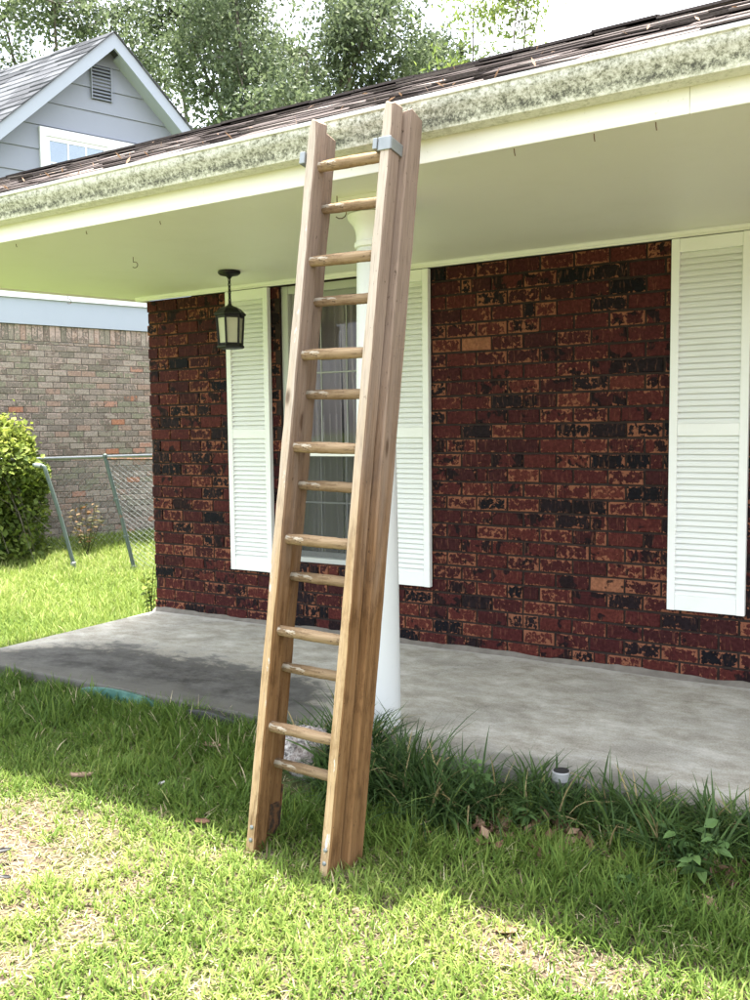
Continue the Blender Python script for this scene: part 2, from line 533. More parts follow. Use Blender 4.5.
M['ivy'] = m_leaf('vine leaf', [(0.0, (0.045, 0.075, 0.020)), (0.4, (0.12, 0.165, 0.036)), (0.8, (0.27, 0.32, 0.065)), (1.0, (0.40, 0.42, 0.11))], 0.3)
M['weed'] = m_leaf('broad weed leaf', [(0.0, (0.045, 0.085, 0.03)), (0.6, (0.085, 0.15, 0.05)), (1.0, (0.14, 0.22, 0.07))], 0.25, 0.4)
M['redleaf'] = m_leaf('bronze shrub leaf', [(0.0, (0.06, 0.075, 0.03)), (0.5, (0.14, 0.11, 0.05)), (1.0, (0.26, 0.13, 0.07))], 0.3)
M['litter'] = m_leaf('dry brown leaf', [(0.0, (0.08, 0.045, 0.028)), (0.5, (0.19, 0.11, 0.07)), (1.0, (0.33, 0.22, 0.15))], 0.1, 0.8)
k = NM('tree bark', 0.9, 0.1)
o = k.obj()
g = k.noise(k.mapping(o, (8, 8, 1.5)), 1.5, 6, 0.65)
k.color(k.ramp(g, [(0.3, (0.05, 0.042, 0.034)), (0.7, (0.19, 0.165, 0.14))])).bump(g, 0.8, 0.03)
M['bark'] = k.m
k = NM('pink grey granite', 0.85, 0.25)
o = k.obj()
a = k.noise(o, 60, 4, 0.75)
c = k.ramp(a, [(0.36, (0.035, 0.033, 0.033)), (0.44, (0.20, 0.185, 0.18)), (0.54, (0.36, 0.325, 0.31)), (0.64, (0.58, 0.56, 0.54))])
c = k.mix(k.math('MULTIPLY', k.smooth(k.noise(o, 9, 3), 0.5, 0.6), 0.25), c, (0.44, 0.32, 0.28))
k.color(c).bump(a, 0.8, 0.012)
M['granite'] = k.m
k = NM('green plastic', 0.45, 0.4)
o = k.obj()
k.color(k.mix(k.smooth(k.noise(o, 14, 4), 0.4, 0.65), (0.030, 0.10, 0.080), (0.085, 0.19, 0.155)))
M['greenplastic'] = k.m
k = NM('black plastic', 0.5, 0.4)
o = k.obj()
k.color(k.mix(k.noise(o, 20, 3), (0.012, 0.012, 0.013), (0.04, 0.04, 0.04)))
M['blackplastic'] = k.m
k = NM('pale bark chip', 0.9, 0.1)
o = k.obj()
k.color(k.mix(k.noise(o, 50, 4), (0.20, 0.12, 0.08), (0.45, 0.32, 0.24)))
M['chip'] = k.m
k = NM('green painted pipe', 0.5, 0.4)
o = k.obj()
k.b.inputs['Metallic'].default_value = 0.3
c = k.mix(k.noise(o, 12, 4), (0.050, 0.072, 0.060), (0.105, 0.135, 0.118))
k.color(k.mix(k.smooth(k.noise(o, 9, 4, 0.7), 0.62, 0.68), c, (0.19, 0.085, 0.05)))
M['pipe'] = k.m


# ------------------------------------------------------------------ mesh helpers
def tag(ob, label=None, cat=None, group=None, kind=None):
    for kk, v in (('label', label), ('category', cat), ('group', group), ('kind', kind)):
        if v:
            ob[kk] = v
    return ob


def empty(name, loc=(0, 0, 0), rot=(0, 0, 0)):
    e = bpy.data.objects.new(name, None)
    e.empty_display_size = 0.1
    C.objects.link(e)
    e.location = loc
    e.rotation_euler = rot
    return e


class MB:
    def __init__(self):
        self.v, self.f, self.mi = [], [], []
        self.a = {}

    def add(self, vs, fs, mi=0, **attrs):
        b = len(self.v)
        self.v += [tuple(p) for p in vs]
        self.f += [tuple(i + b for i in q) for q in fs]
        self.mi += [mi] * len(fs)
        for kk, val in attrs.items():
            arr = self.a.setdefault(kk, [])
            d = (0.0, 0.0, 0.0) if (isinstance(val, list) and hasattr(val[0], '__len__')) else 0.0
            arr += [d] * (b - len(arr))
            arr += val if isinstance(val, list) else [val] * len(vs)
        return self

    def box(self, x0, x1, y0, y1, z0, z1, mi=0, **kw):
        vs = [(x0, y0, z0), (x1, y0, z0), (x1, y1, z0), (x0, y1, z0), (x0, y0, z1), (x1, y0, z1), (x1, y1, z1), (x0, y1, z1)]
        return self.add(vs, [(0, 3, 2, 1), (4, 5, 6, 7), (0, 1, 5, 4), (1, 2, 6, 5), (2, 3, 7, 6), (3, 0, 4, 7)], mi, **kw)

    def hexa(self, lo, hi, mi=0, **kw):
        """a prism between two quads given in the same order"""
        n = len(lo)
        vs = list(lo) + list(hi)
        fs = [tuple(range(n - 1, -1, -1)), tuple(range(n, 2 * n))]
        fs += [(i, (i + 1) % n, n + (i + 1) % n, n + i) for i in range(n)]
        return self.add(vs, fs, mi, **kw)

    def tube(self, pts, rad, n=8, mi=0, cap=True, **kw):
        pts = [Vector(p) for p in pts]
        if not hasattr(rad, '__len__'):
            rad = [rad] * len(pts)
        vs, fs = [], []
        t0 = (pts[1] - pts[0]).normalized()
        ref = Vector((0, 0, 1)) if abs(t0.z) < 0.9 else Vector((1, 0, 0))
        nx = t0.cross(ref).normalized()
        for i, p in enumerate(pts):
            if i == 0:
                t = t0
            elif i == len(pts) - 1:
                t = (pts[i] - pts[i - 1]).normalized()
            else:
                t = (pts[i + 1] - pts[i - 1]).normalized()
            nx = (nx - t * nx.dot(t)).normalized()
            ny = t.cross(nx)
            for j in range(n):
                a = 2 * math.pi * j / n
                vs.append(p + rad[i] * (math.cos(a) * nx + math.sin(a) * ny))
        for i in range(len(pts) - 1):
            for j in range(n):
                fs.append((i * n + j, i * n + (j + 1) % n, (i + 1) * n + (j + 1) % n, (i + 1) * n + j))
        if cap:
            fs.append(tuple(range(n - 1, -1, -1)))
            fs.append(tuple((len(pts) - 1) * n + j for j in range(n)))
        return self.add(vs, fs, mi, **kw)

    def lathe(self, prof, n=24, center=(0, 0, 0), mi=0, phase=0.0, **kw):
        """prof: (r, z) from bottom to top"""
        vs, fs = [], []
        for r, z in prof:
            for j in range(n):
                a = 2 * math.pi * j / n + phase
                vs.append((center[0] + r * math.cos(a), center[1] + r * math.sin(a), center[2] + z))
        for i in range(len(prof) - 1):
            for j in range(n):
                fs.append((i * n + j, i * n + (j + 1) % n, (i + 1) * n + (j + 1) % n, (i + 1) * n + j))
        fs.append(tuple(range(n - 1, -1, -1)))
        fs.append(tuple((len(prof) - 1) * n + j for j in range(n)))
        return self.add(vs, fs, mi, **kw)

    def build(self, name, mats, parent=None, smooth=False, bevel=0.0, seg=1, loc=None, angle=40):
        me = bpy.data.meshes.new(name)
        me.from_pydata(self.v, [], self.f)
        if not isinstance(mats, (list, tuple)):
            mats = [mats]
        for m in mats:
            me.materials.append(m)
        me.polygons.foreach_set('material_index', self.mi)
        for kk, arr in self.a.items():
            arr = arr + [arr[0] if not hasattr(arr[0], '__len__') else (0.0, 0.0, 0.0)] * (len(self.v) - len(arr))
            if hasattr(arr[0], '__len__'):
                at = me.attributes.new(kk, 'FLOAT_VECTOR', 'POINT')
                at.data.foreach_set('vector', np.array(arr, dtype=np.float32).ravel())
            else:
                at = me.attributes.new(kk, 'FLOAT', 'POINT')
                at.data.foreach_set('value', np.array(arr, dtype=np.float32))
        if smooth:
            me.polygons.foreach_set('use_smooth', [True] * len(me.polygons))
        me.update()
        ob = bpy.data.objects.new(name, me)
        C.objects.link(ob)
        if parent:
            ob.parent = parent
        if loc:
            ob.location = loc
        if bevel > 0:
            md = ob.modifiers.new('bevel', 'BEVEL')
            md.width = bevel
            md.segments = seg
            md.limit_method = 'ANGLE'
            md.angle_limit = math.radians(angle)
        if smooth:
            me.set_sharp_from_angle(angle=math.radians(angle))
        return ob


def npmesh(name, verts, quads, mat, parent=None, **attrs):
    me = bpy.data.meshes.new(name)
    me.from_pydata(np.ascontiguousarray(verts, dtype=np.float32), [], np.ascontiguousarray(quads, dtype=np.int32))
    me.materials.append(mat)
    for kk, arr in attrs.items():
        at = me.attributes.new(kk, 'FLOAT', 'POINT')
        at.data.foreach_set('value', np.asarray(arr, dtype=np.float32))
    me.update()
    ob = bpy.data.objects.new(name, me)
    C.objects.link(ob)
    if parent:
        ob.parent = parent
    return ob


# value noise used for the lie of the land and the density of the grass
_lat = np.random.default_rng(3).random((256, 256))


def vnoise(x, y):
    x = np.asarray(x, float)
    y = np.asarray(y, float)
    xi, yi = np.floor(x).astype(int), np.floor(y).astype(int)
    fx, fy = x - xi, y - yi
    fx, fy = fx * fx * (3 - 2 * fx), fy * fy * (3 - 2 * fy)
    g = lambda a, b: _lat[a & 255, b & 255]
    return (g(xi, yi) * (1 - fx) + g(xi + 1, yi) * fx) * (1 - fy) + (g(xi, yi + 1) * (1 - fx) + g(xi + 1, yi + 1) * fx) * fy


def sstep(v, a, b):
    t = np.clip((np.asarray(v, float) - a) / (b - a), 0, 1)
    return t * t * (3 - 2 * t)


def gz(x, y):
    """height of the ground"""
    x = np.asarray(x, float)
    y = np.asarray(y, float)
    h = -0.12 + 0.03 * (vnoise(x * 1.3 + 9, y * 1.3 + 4) - 0.5) + 0.016 * (vnoise(x * 5, y * 5) - 0.5)
    h = h + 0.16 * sstep(-x, 0.8, 4.0) * sstep(y, -1.0, 3.0)
    h = h + 0.03 * sstep(y, -2.2, -1.75) * sstep(x, -0.5, 0.3)
    return h


def g1(x, y):
    return float(gz(x, y))


# ------------------------------------------------------------------ the ground
def axis(lo, hi, a, b, fine, coarse):
    xs = list(np.arange(a, b, fine))
    s, x = fine, a
    left = []
    while x > lo:
        s *= 1.3
        x -= s
        left.append(x)
    s, x = fine, b
    right = []
    while x < hi:
        s *= 1.3
        x += s
        right.append(x)
    return np.array(left[::-1] + xs + right)


gx, gy = axis(-260, 260, -7, 7.2, 0.07, 1), axis(-260, 260, -5.5, 5, 0.07, 1)
X, Y = np.meshgrid(gx, gy)
Z = gz(X, Y)
V = np.stack([X.ravel(), Y.ravel(), Z.ravel()], 1)
nx_, ny_ = len(gx), len(gy)
idx = np.arange(nx_ * ny_).reshape(ny_, nx_)
Q = np.stack([idx[:-1, :-1].ravel(), idx[:-1, 1:].ravel(), idx[1:, 1:].ravel(), idx[1:, :-1].ravel()], 1)
g = npmesh('ground', V, Q, M['ground'])
g.data.polygons.foreach_set('use_smooth', [True] * len(g.data.polygons))
tag(g, 'lawn soil and thatch with bare tan patches', 'ground', kind='structure')

# porch slab
mb = MB()
SL = [(0.015, -1.68), (7.6, -1.68), (7.6, 0.19), (0.015, 0.19)]
mb.hexa([(x, y, -0.35) for x, y in SL], [(x, y, 0.0) for x, y in SL])
s = mb.build('porch_slab', M['slab'], bevel=0.012, seg=2)
tag(s, 'grey concrete porch slab with a dark damp stain', 'pavement', kind='structure')

# ------------------------------------------------------------------ the brick house
house = empty('brick_house', (0, 0, 0))
tag(house, 'low maroon brick house with white porch, shutters and a stained gutter', 'house')
H = 2.384
WX0, WX1, WZ0, WZ1 = 1.262, 2.075, 0.47, 2.381     # the window opening
SK = 0.33                                          # the left side of the house runs askew


def brick_box(mb, x0, x1, z0, z1, yf, yb, rnd, mi=0, ins=0.004, fr=None):
    """one brick; fr maps local (x, y, z) to the wall's frame"""
    L, Hh = x1 - x0, z1 - z0
    j = lambda: random.uniform(-0.0016, 0.0016)
    a = [(x0 + j(), yb, z0 + j()), (x1 + j(), yb, z0 + j()), (x1 + j(), yb, z1 + j()), (x0 + j(), yb, z1 + j())]
    c1 = yf + ins * 0.8
    b = [(p[0], c1, p[2]) for p in a]
    t = random.uniform(-0.0012, 0.0012)
    f = [(a[0][0] + ins, yf + t, a[0][2] + ins), (a[1][0] - ins, yf - t, a[1][2] + ins), (a[2][0] - ins, yf - t, a[2][2] - ins), (a[3][0] + ins, yf + t, a[3][2] - ins)]
    uv = [(0.0, 0.0, L), (L, 0.0, L), (L, Hh, L), (0.0, Hh, L)]
    uvi = [(ins, ins, L), (L - ins, ins, L), (L - ins, Hh - ins, L), (ins, Hh - ins, L)]
    vs = a + b + f
    if fr:
        vs = [fr(*p) for p in vs]
    fs = [(8, 9, 10, 11)]
    for i in range(4):
        q = (i + 1) % 4
        fs.append((4 + i, 4 + q, 8 + q, 8 + i))
        fs.append((i, q, 4 + q, 4 + i))
    mb.add(vs, fs, mi, rnd=[rnd] * 12, buv=uv + uv + uvi)


mb = MB()
CO, BL = H / 27.0, 0.2045
XR = 7.4
for r in range(27):
    z0 = r * CO + 0.0068
    z1 = (r + 1) * CO - 0.0068
    off = 0.0 if r % 2 else -BL / 2
    x = off
    while x < XR:
        a, b = x + 0.0062, x + BL - 0.0062
        if random.random() < 0.06:                   # a few bats and closers
            m_ = random.choice((0.35, 0.5, 0.65)) * BL + x
            spans = [(a, m_ - 0.004), (m_ + 0.004, b)]
        else:
            spans = [(a, b)]
        for p, q in spans:
            p = max(p, 0.0 + random.uniform(-0.006, 0.003) if p < 0.02 else p)
            if q - p < 0.03:
                continue
            zz0, zz1 = z0, z1
            if zz1 > WZ0 - 0.075 and zz0 < WZ1 and q > WX0 and p < WX1:
                if p < WX0:
                    q = WX0 - 0.002
                elif q > WX1:
                    p = WX1 + 0.002
                else:
                    continue
                if q - p < 0.03:
                    continue
            brick_box(mb, p, q, zz0, zz1, -0.0 + random.uniform(-0.0025, 0.0025), 0.06, random.random())
        x += BL
# rowlock sill under the window
n = 10
for i in range(n):
    a = WX0 + (WX1 - WX0) * i / n
    b = WX0 + (WX1 - WX0) * (i + 1) / n
    brick_box(mb, a + 0.004, b - 0.004, WZ0 - 0.072, WZ0 - 0.004, -0.035, 0.09, random.random() * 0.9)
# mortar bed and body of the wall round the opening
for (x0, x1, z0, z1) in ((0.006, WX0, -0.05, H), (WX1, XR, -0.05, H), (WX0, WX1, -0.05, WZ0 - 0.078), (WX0, WX1, WZ1, H)):
    mb.box(x0, x1, 0.0095, 0.16, z0, z1, 1)
# side and back walls
mb.hexa([(0.006, 0.1605, -0.2), (0.2, 0.1605, -0.2), (0.2 + 5.5 * SK, 5.7, -0.2), (0.006 + 5.5 * SK, 5.7, -0.2)],
        [(0.006, 0.1605, H), (0.2, 0.1605, H), (0.2 + 5.5 * SK, 5.7, H), (0.006 + 5.5 * SK, 5.7, H)], 1)
mb.box(XR - 0.2, XR, 0.1605, 5.7, -0.2, H, 1)
mb.box(0.006 + 5.5 * SK, XR, 5.702, 5.9, -0.2, H, 1)
mb.build('wall', [M['brick'], M['mortar']], house)

# a rough bead of mortar and paint where wall meets slab
mb = MB()
xs = np.arange(0.0, XR, 0.045)
vs, fs = [], []
for i, x in enumerate(xs):
    hh = 0.012 + 0.020 * float(vnoise(x * 6, 3.3)) + 0.006 * random.random()
    dd = 0.012 + 0.045 * float(vnoise(x * 4, 7.7)) + 0.01 * random.random()
    vs += [(x, 0.004, -0.01), (x, -dd, -0.01), (x, -dd * 0.75, 0.003), (x, -0.004, hh), (x, 0.004, hh)]
for i in range(len(xs) - 1):
    for j in range(4):
        fs.append((i * 5 + j, i * 5 + j + 1, (i + 1) * 5 + j + 1, (i + 1) * 5 + j))
mb.add(vs, fs)
mb.build('mortar_skirt', M['nmortar'], house)

# ceiling and dim room behind the window
mb = MB()
mb.box(0.3, 3.6, 3.0, 3.05, -0.05, H)
mb.box(0.3, 3.6, 0.165, 3.0, -0.05, -0.02)
mb.box(0.3, 3.6, 0.165, 3.0, H + 0.005, H + 0.05)
mb.box(0.22, 0.29, 0.165, 3.0, -0.05, H)
mb.box(3.61, 3.66, 0.165, 3.0, -0.05, H)
mb.build('room', M['room'], house)

# soffit, in boards with open joints, and the moulding along the wall top
SZ = 2.42
FY = -1.96
sl = lambda y: -0.234 + SK * y
mb = MB()
cuts = [None, XR + 0.2]
for i in range(1):
    a0 = (lambda y: sl(y)) if cuts[i] is None else (lambda y, c=cuts[i]: c + 0.0018)
    b0 = cuts[i + 1] - 0.0018
    P = [(a0(FY + 0.021), FY + 0.021), (b0, FY + 0.021), (b0, 0.16), (a0(0.16), 0.16)]
    mb.hexa([(x, y, SZ) for x, y in P], [(x, y, SZ + 0.012) for x, y in P])
soffit = mb.build('soffit', M['soffit'], house)
mb = MB()
prof = [(0.0, 2.386), (-0.016, 2.386), (-0.018, 2.394), (-0.024, 2.398), (-0.030, 2.412), (-0.040, 2.4185), (0.0, 2.4185)]
n = len(prof)
vs = [(-0.10, y, z) for y, z in prof] + [(XR, y, z) for y, z in prof]
mb.add(vs, [tuple(range(n))] + [tuple(range(2 * n - 1, n - 1, -1))] + [(i, n + i, n + (i + 1) % n, (i + 1) % n) for i in range(n)])
mb.build('moulding', M['white'], house)

# fascia boards, the rake board at the left end, gutter
mb = MB()
xl = sl(FY) - 0.005
for a, b in ((xl, 4.4385), (4.4395, XR + 0.2)):
    mb.box(a, b, FY, FY + 0.02, 2.384, 2.585)
mb.hexa([(sl(FY + 0.02) - 0.02, FY + 0.0205, 2.408), (sl(FY + 0.02), FY + 0.0205, 2.408), (sl(0.2), 0.2, 2.408), (sl(0.2) - 0.02, 0.2, 2.408)],
        [(sl(FY + 0.02) - 0.02, FY + 0.0205, 2.62), (sl(FY + 0.02), FY + 0.0205, 2.62), (sl(0.2), 0.2, 3.20), (sl(0.2) - 0.02, 0.2, 3.20)])
mb.build('fascia', M['fascia'], house, bevel=0.002)
mb = MB()
prof = [(-1.963, 2.590), (-1.963, 2.472), (-1.967, 2.468), (-2.022, 2.468), (-2.032, 2.472), (-2.036, 2.482), (-2.037, 2.500), (-2.043, 2.518), (-2.056, 2.535), (-2.066, 2.548), (-2.068, 2.570), (-2.076, 2.573), (-2.078, 2.580), (-2.076, 2.588), (-2.069, 2.590), (-2.063, 2.586), (-2.062, 2.545), (-2.05, 2.53), (-2.035, 2.51), (-2.03, 2.478), (-1.97, 2.476), (-1.968, 2.590)]
xs = np.arange(xl - 0.05, XR + 0.3, 0.12)
vs = []
for x in xs:
    w1 = 0.004 * (float(vnoise(x * 1.1, 0.5)) - 0.5)
    w2 = 0.003 * (float(vnoise(x * 2.3, 5.5)) - 0.5)
    vs += [(x, y + (w2 if y < -2.0 else 0), z + w1) for y, z in prof]
n = len(prof)
fs = []
for i in range(len(xs) - 1):
    for j in range(n):
        fs.append((i * n + j, (i + 1) * n + j, (i + 1) * n + (j + 1) % n, i * n + (j + 1) % n))
fs += [tuple(range(n)), tuple(range(len(xs) * n - 1, (len(xs) - 1) * n - 1, -1))]
mb.add(vs, fs)
mb.build('gutter', M['gutter'], house, smooth=True, angle=35)

# roof deck and shingles
RP = 0.5
E0 = (-2.0, 2.612)
RY = -0.90
RZ = E0[1] + RP * (RY - E0[0])
rl = lambda y: sl(y) - 0.05
mb = MB()
P = [(rl(E0[0] + 0.03), E0[0] + 0.03), (XR + 0.25, E0[0] + 0.03), (XR + 0.25, RY), (rl(RY), RY)]
zz = lambda y: E0[1] + RP * (y - E0[0])
mb.hexa([(x, y, zz(y) - 0.03) for x, y in P], [(x, y, zz(y) - 0.008) for x, y in P], rnd=0.0)
P = [(rl(RY), RY + 0.001), (XR + 0.25, RY + 0.001), (XR + 0.25, 6.1), (rl(6.1), 6.1)]
zb = lambda y: RZ + 0.14 * (y - RY)
mb.hexa([(x, y, zb(y) - 0.03) for x, y in P], [(x, y, zb(y) - 0.004) for x, y in P], rnd=0.3)
tl = math.hypot(1, RP)
ca, sa = 1 / tl, RP / tl
rows = 9
ex = (RY - E0[0]) * tl / rows
for r in range(rows + 1):
    s0 = r * ex - 0.02
    x = rl(E0[0]) - 0.02 + (0.15 if r % 2 else 0) + random.uniform(-0.03, 0.03)
    while x < XR + 0.25:
        wd = random.uniform(0.12, 0.34)
        d0 = random.uniform(-0.03, 0.026)
        th = random.uniform(0.004, 0.009)
        a, b = x + 0.002, min(x + wd - 0.002, XR + 0.25)
        sA, sB = s0 + d0, s0 + ex + 0.03
        if a > rl(E0[0] + sB * ca) - 0.04:
            lift = random.uniform(-0.003, 0.010)
            vs = []
            for dn in (0.0, th):
                for (xx_, ss, ex_) in ((a, sA, lift), (b, sA, lift * random.random()), (b, sB, -0.006), (a, sB, -0.006)):
                    y_ = E0[0] + ss * ca - (dn + ex_) * sa
                    z_ = E0[1] + ss * sa + (dn + ex_) * ca - 0.006
                    vs.append((xx_, y_, z_))
            mb.add(vs, [(0, 3, 2, 1), (4, 5, 6, 7), (0, 1, 5, 4), (1, 2, 6, 5), (2, 3, 7, 6), (3, 0, 4, 7)], 0, rnd=random.random())
        x += wd
# closing caps along the break of the slope
x = rl(RY)
while x < XR + 0.2:
    wd = random.uniform(0.25, 0.36)
    zc = RZ + random.uniform(0.004, 0.012)
    mb.add([(x, RY - 0.13, zc - 0.062), (x + wd, RY - 0.13, zc - 0.062), (x + wd, RY + 0.14, zc + 0.03), (x, RY + 0.14, zc + 0.03),
            (x, RY - 0.13, zc - 0.050), (x + wd, RY - 0.13, zc - 0.050), (x + wd, RY + 0.14, zc + 0.036), (x, RY + 0.14, zc + 0.036)],
           [(0, 3, 2, 1), (4, 5, 6, 7), (0, 1, 5, 4), (1, 2, 6, 5), (2, 3, 7, 6), (3, 0, 4, 7)], 0, rnd=random.random() * 0.5)
    x += wd - 0.004
roof = mb.build('roof', M['shingle'], house)
mb = MB()
mb.hexa([(rl(-0.9), -0.88, 2.6), (XR, -0.88, 2.6), (XR, 6.0, 2.6), (rl(6.0), 6.0, 2.6)], [(rl(-0.9), -0.88, RZ - 0.04), (XR, -0.88, RZ - 0.04), (XR, 6.0, RZ + 0.8), (rl(6.0), 6.0, RZ + 0.8)])
mb.build('attic', M['room'], house)


# ---- shutters
def shutter(x0, x1, label):
    yf, yb = -0.040, -0.003
    z0, z1 = 0.385, 2.378
    st = 0.042
    zm0, zm1 = 1.335, 1.40
    mb = MB()
    mb.box(x0, x0 + st, yf, yb, z0, z1)
    mb.box(x1 - st, x1, yf, yb, z0, z1)
    mb.box(x0 + st + 0.0005, x1 - st - 0.0005, yf + 0.002, yb, z1 - 0.072, z1 - 0.001)
    mb.box(x0 + st + 0.0005, x1 - st - 0.0005, yf + 0.002, yb, zm0, zm1)
    mb.box(x0 + st + 0.0005, x1 - st - 0.0005, yf + 0.002, yb, z0 + 0.001, z0 + 0.085)
    s = mb.build('shutter', M['shutter'], house, bevel=0.0025, seg=2)
    if label:
        s['label'] = label
    for a, b in ((zm1, z1 - 0.072), (z0 + 0.085, zm0)):
        mb = MB()
        n = int(round((b - a) / 0.0325))
        p = (b - a) / n
        for i in range(n):
            zc = a + (i + 0.5) * p
            t = random.uniform(-0.0012, 0.0012)
            zl, zh = max(a + 0.0005, zc - p * 0.56), min(b - 0.0005, zc + p * 0.60)
            lo = [(x0 + st, yf + 0.002 + t, zl), (x1 - st, yf + 0.002 - t, zl), (x1 - st, yf + 0.008, zl + 0.001), (x0 + st, yf + 0.008, zl + 0.001)]
            hi = [(x0 + st, yf + 0.027, zh), (x1 - st, yf + 0.027, zh), (x1 - st, yf + 0.032, zh), (x0 + st, yf + 0.032, zh)]
            mb.hexa(lo, hi)
        mb.box(x0 + st, x1 - st, yb - 0.0025, yb - 0.0005, a, b)
        mb.build('louver_panel', M['shutter'], s)
    return s


shutter(0.812, 1.193, 'white louvered shutter left of the window, beside the lantern')
shutter(2.066, 2.453, 'white louvered shutter half hidden behind the ladder')
shutter(3.925, 4.325, 'white louvered shutter at the right end of the brick')

# ---- window: frame, two sashes of six panes, glass
mb = MB()
fy0, fy1 = 0.03, 0.11
fw = 0.055
mb.box(WX0, WX0 + fw, fy0, fy1, WZ0, WZ1)
mb.box(WX1 - fw, WX1, fy0, fy1, WZ0, WZ1)
mb.box(WX0 + fw, WX1 - fw, fy0 + 0.002, fy1, WZ1 - fw, WZ1 - 0.0005)
mb.box(WX0 + fw, WX1 - fw, fy0 - 0.012, fy1, WZ0 + 0.0005, WZ0 + 0.035)
win = mb.build('window', M['greypaint'], house, bevel=0.003)
zm = 1.255
for a, b, y0, nm in ((zm - 0.02, WZ1 - fw, 0.066, 'upper'), (WZ0 + 0.035, zm + 0.02, 0.046, 'lower')):
    mb = MB()
    sw = 0.036
    X0, X1 = WX0 + fw + 0.001, WX1 - fw - 0.001
    mb.box(X0, X0 + sw, y0, y0 + 0.018, a, b)
    mb.box(X1 - sw, X1, y0, y0 + 0.018, a, b)
    mb.box(X0 + sw, X1 - sw, y0 + 0.001, y0 + 0.018, a + 0.0005, a + 0.042)
    mb.box(X0 + sw, X1 - sw, y0 + 0.001, y0 + 0.018, b - 0.036, b - 0.0005)
    for i in (1, 2):
        xm = X0 + sw + (X1 - X0 - 2 * sw) * i / 3
        mb.box(xm - 0.005, xm + 0.005, y0 + 0.004, y0 + 0.016, a + 0.043, b - 0.0365)
    zc = (a + b) / 2
    mb.box(X0 + sw, X1 - sw, y0 + 0.0045, y0 + 0.0155, zc - 0.006, zc + 0.006)
    mb.build('sash', M['sashshade'], win, bevel=0.0015)
    mb = MB()
    mb.box(X0 + sw - 0.004, X1 - sw + 0.004, y0 + 0.0075, y0 + 0.0105, a + 0.038, b - 0.032)
    mb.build('pane', M['glass'], win)
mb = MB()
mb.box(WX0 + fw + 0.004, WX1 - fw - 0.004, 0.036, 0.0364, WZ0 + 0.04, zm + 0.005)
mb.build('insect_screen', M['screen'], win)
mb = MB()
mb.box(WX0 + fw + 0.002, WX1 - fw - 0.002, 0.034, 0.0455, zm - 0.045, zm - 0.012)
mb.build('meeting_rail', M['white'], win, bevel=0.002)
# curtain hanging inside
mb = MB()
n = 90
vs, fs = [], []
for side in (0, 1):
    x0, x1 = ((WX0 - 0.05, 1.63), (1.60, WX1 + 0.08))[side]
    b0 = len(vs)
    for i in range(n + 1):
        t = i / n
        for zi, zc in enumerate((0.30, 0.9, 1.5, 2.36)):
            sq = 1.0 - 0.05 * math.sin(math.pi * zi / 3)
            x = x0 + (x1 - x0) * (t if side == 0 else 1 - (1 - t) * sq)
            y = 0.165 + 0.022 * math.sin(t * 44 + 0.7 * zi * 0.3 + side) + 0.012 * math.sin(t * 97 + zi * 0.5)
            vs.append((x, y + 0.05 + 0.02 * side, zc))
    for i in range(n):
        for j in range(3):
            fs.append((b0 + i * 4 + j, b0 + (i + 1) * 4 + j, b0 + (i + 1) * 4 + j + 1, b0 + i * 4 + j + 1))
mb.add(vs, fs)
cu = mb.build('curtain', M['curtain'], smooth=True)
tag(cu, 'pale sheer curtain in folds behind the six-pane window sashes', 'curtain')

# ---- porch column
CX, CY = 2.945, -1.47
mb = MB()
mb.lathe([(0.102, 0.002), (0.103, 0.05), (0.1015, 0.3), (0.099, 0.7), (0.094, 1.2), (0.087, 1.7), (0.079, 2.205)], 40, (CX, CY, 0))
col = mb.build('column', M['column'], house, smooth=True, angle=50)
mb = MB()
mb.lathe([(0.080, 2.2052), (0.088, 2.21), (0.091, 2.22), (0.088, 2.232), (0.0815, 2.236), (0.082, 2.268), (0.086, 2.29), (0.097, 2.312), (0.113, 2.328), (0.120, 2.342), (0.121, 2.352), (0.112, 2.356)], 40, (CX, CY, 0))
mb.box(CX - 0.128, CX + 0.128, CY - 0.128, CY + 0.128, 2.3565, 2.4195)
mb.build('capital', M['white'], col, smooth=True, angle=40)

# ---- little hooks screwed into the soffit and fascia
def hook(x, y, z, s, az, big=True):
    mb = MB()
    if big:
        pts = [(0, 0, 0), (0, 0, -0.018 * s)]
        for i in range(9):
            a = math.radians(120 - i * 32)
            pts.append((0.013 * s * math.cos(a) + 0.0065 * s, 0, -0.034 * s + 0.013 * s * math.sin(a)))
        pts = [(px * math.cos(az), px * math.sin(az), pz) for px, _, pz in pts]
    else:
        pts = [(0, 0, 0.002), (0.001, 0.0, -0.012 * s), (0.004 * math.cos(az), 0.004 * math.sin(az), -0.024 * s)]
    mb.tube(pts, 0.0022 if big else 0.0018, 6)
    hk = mb.build('hook', M['rust'], soffit, smooth=True)
    hk.location = (x, y, z)
    return hk


hook(1.083, -1.161, SZ, 1.35, 0.5)
hook(2.856, -1.635, SZ, 2.1, 0.6)
hook(-0.40, -0.412, SZ, 1.4, 1.2)
for a in ((1.403, -1.784), (1.872, -1.731), (0.84, -1.782)):
    hook(*a, SZ, 0.7, 0.5, False)
for a in (3.823, 4.116, 4.325):
    hook(a, -1.93, 2.385, 1.0, 0.9, False)

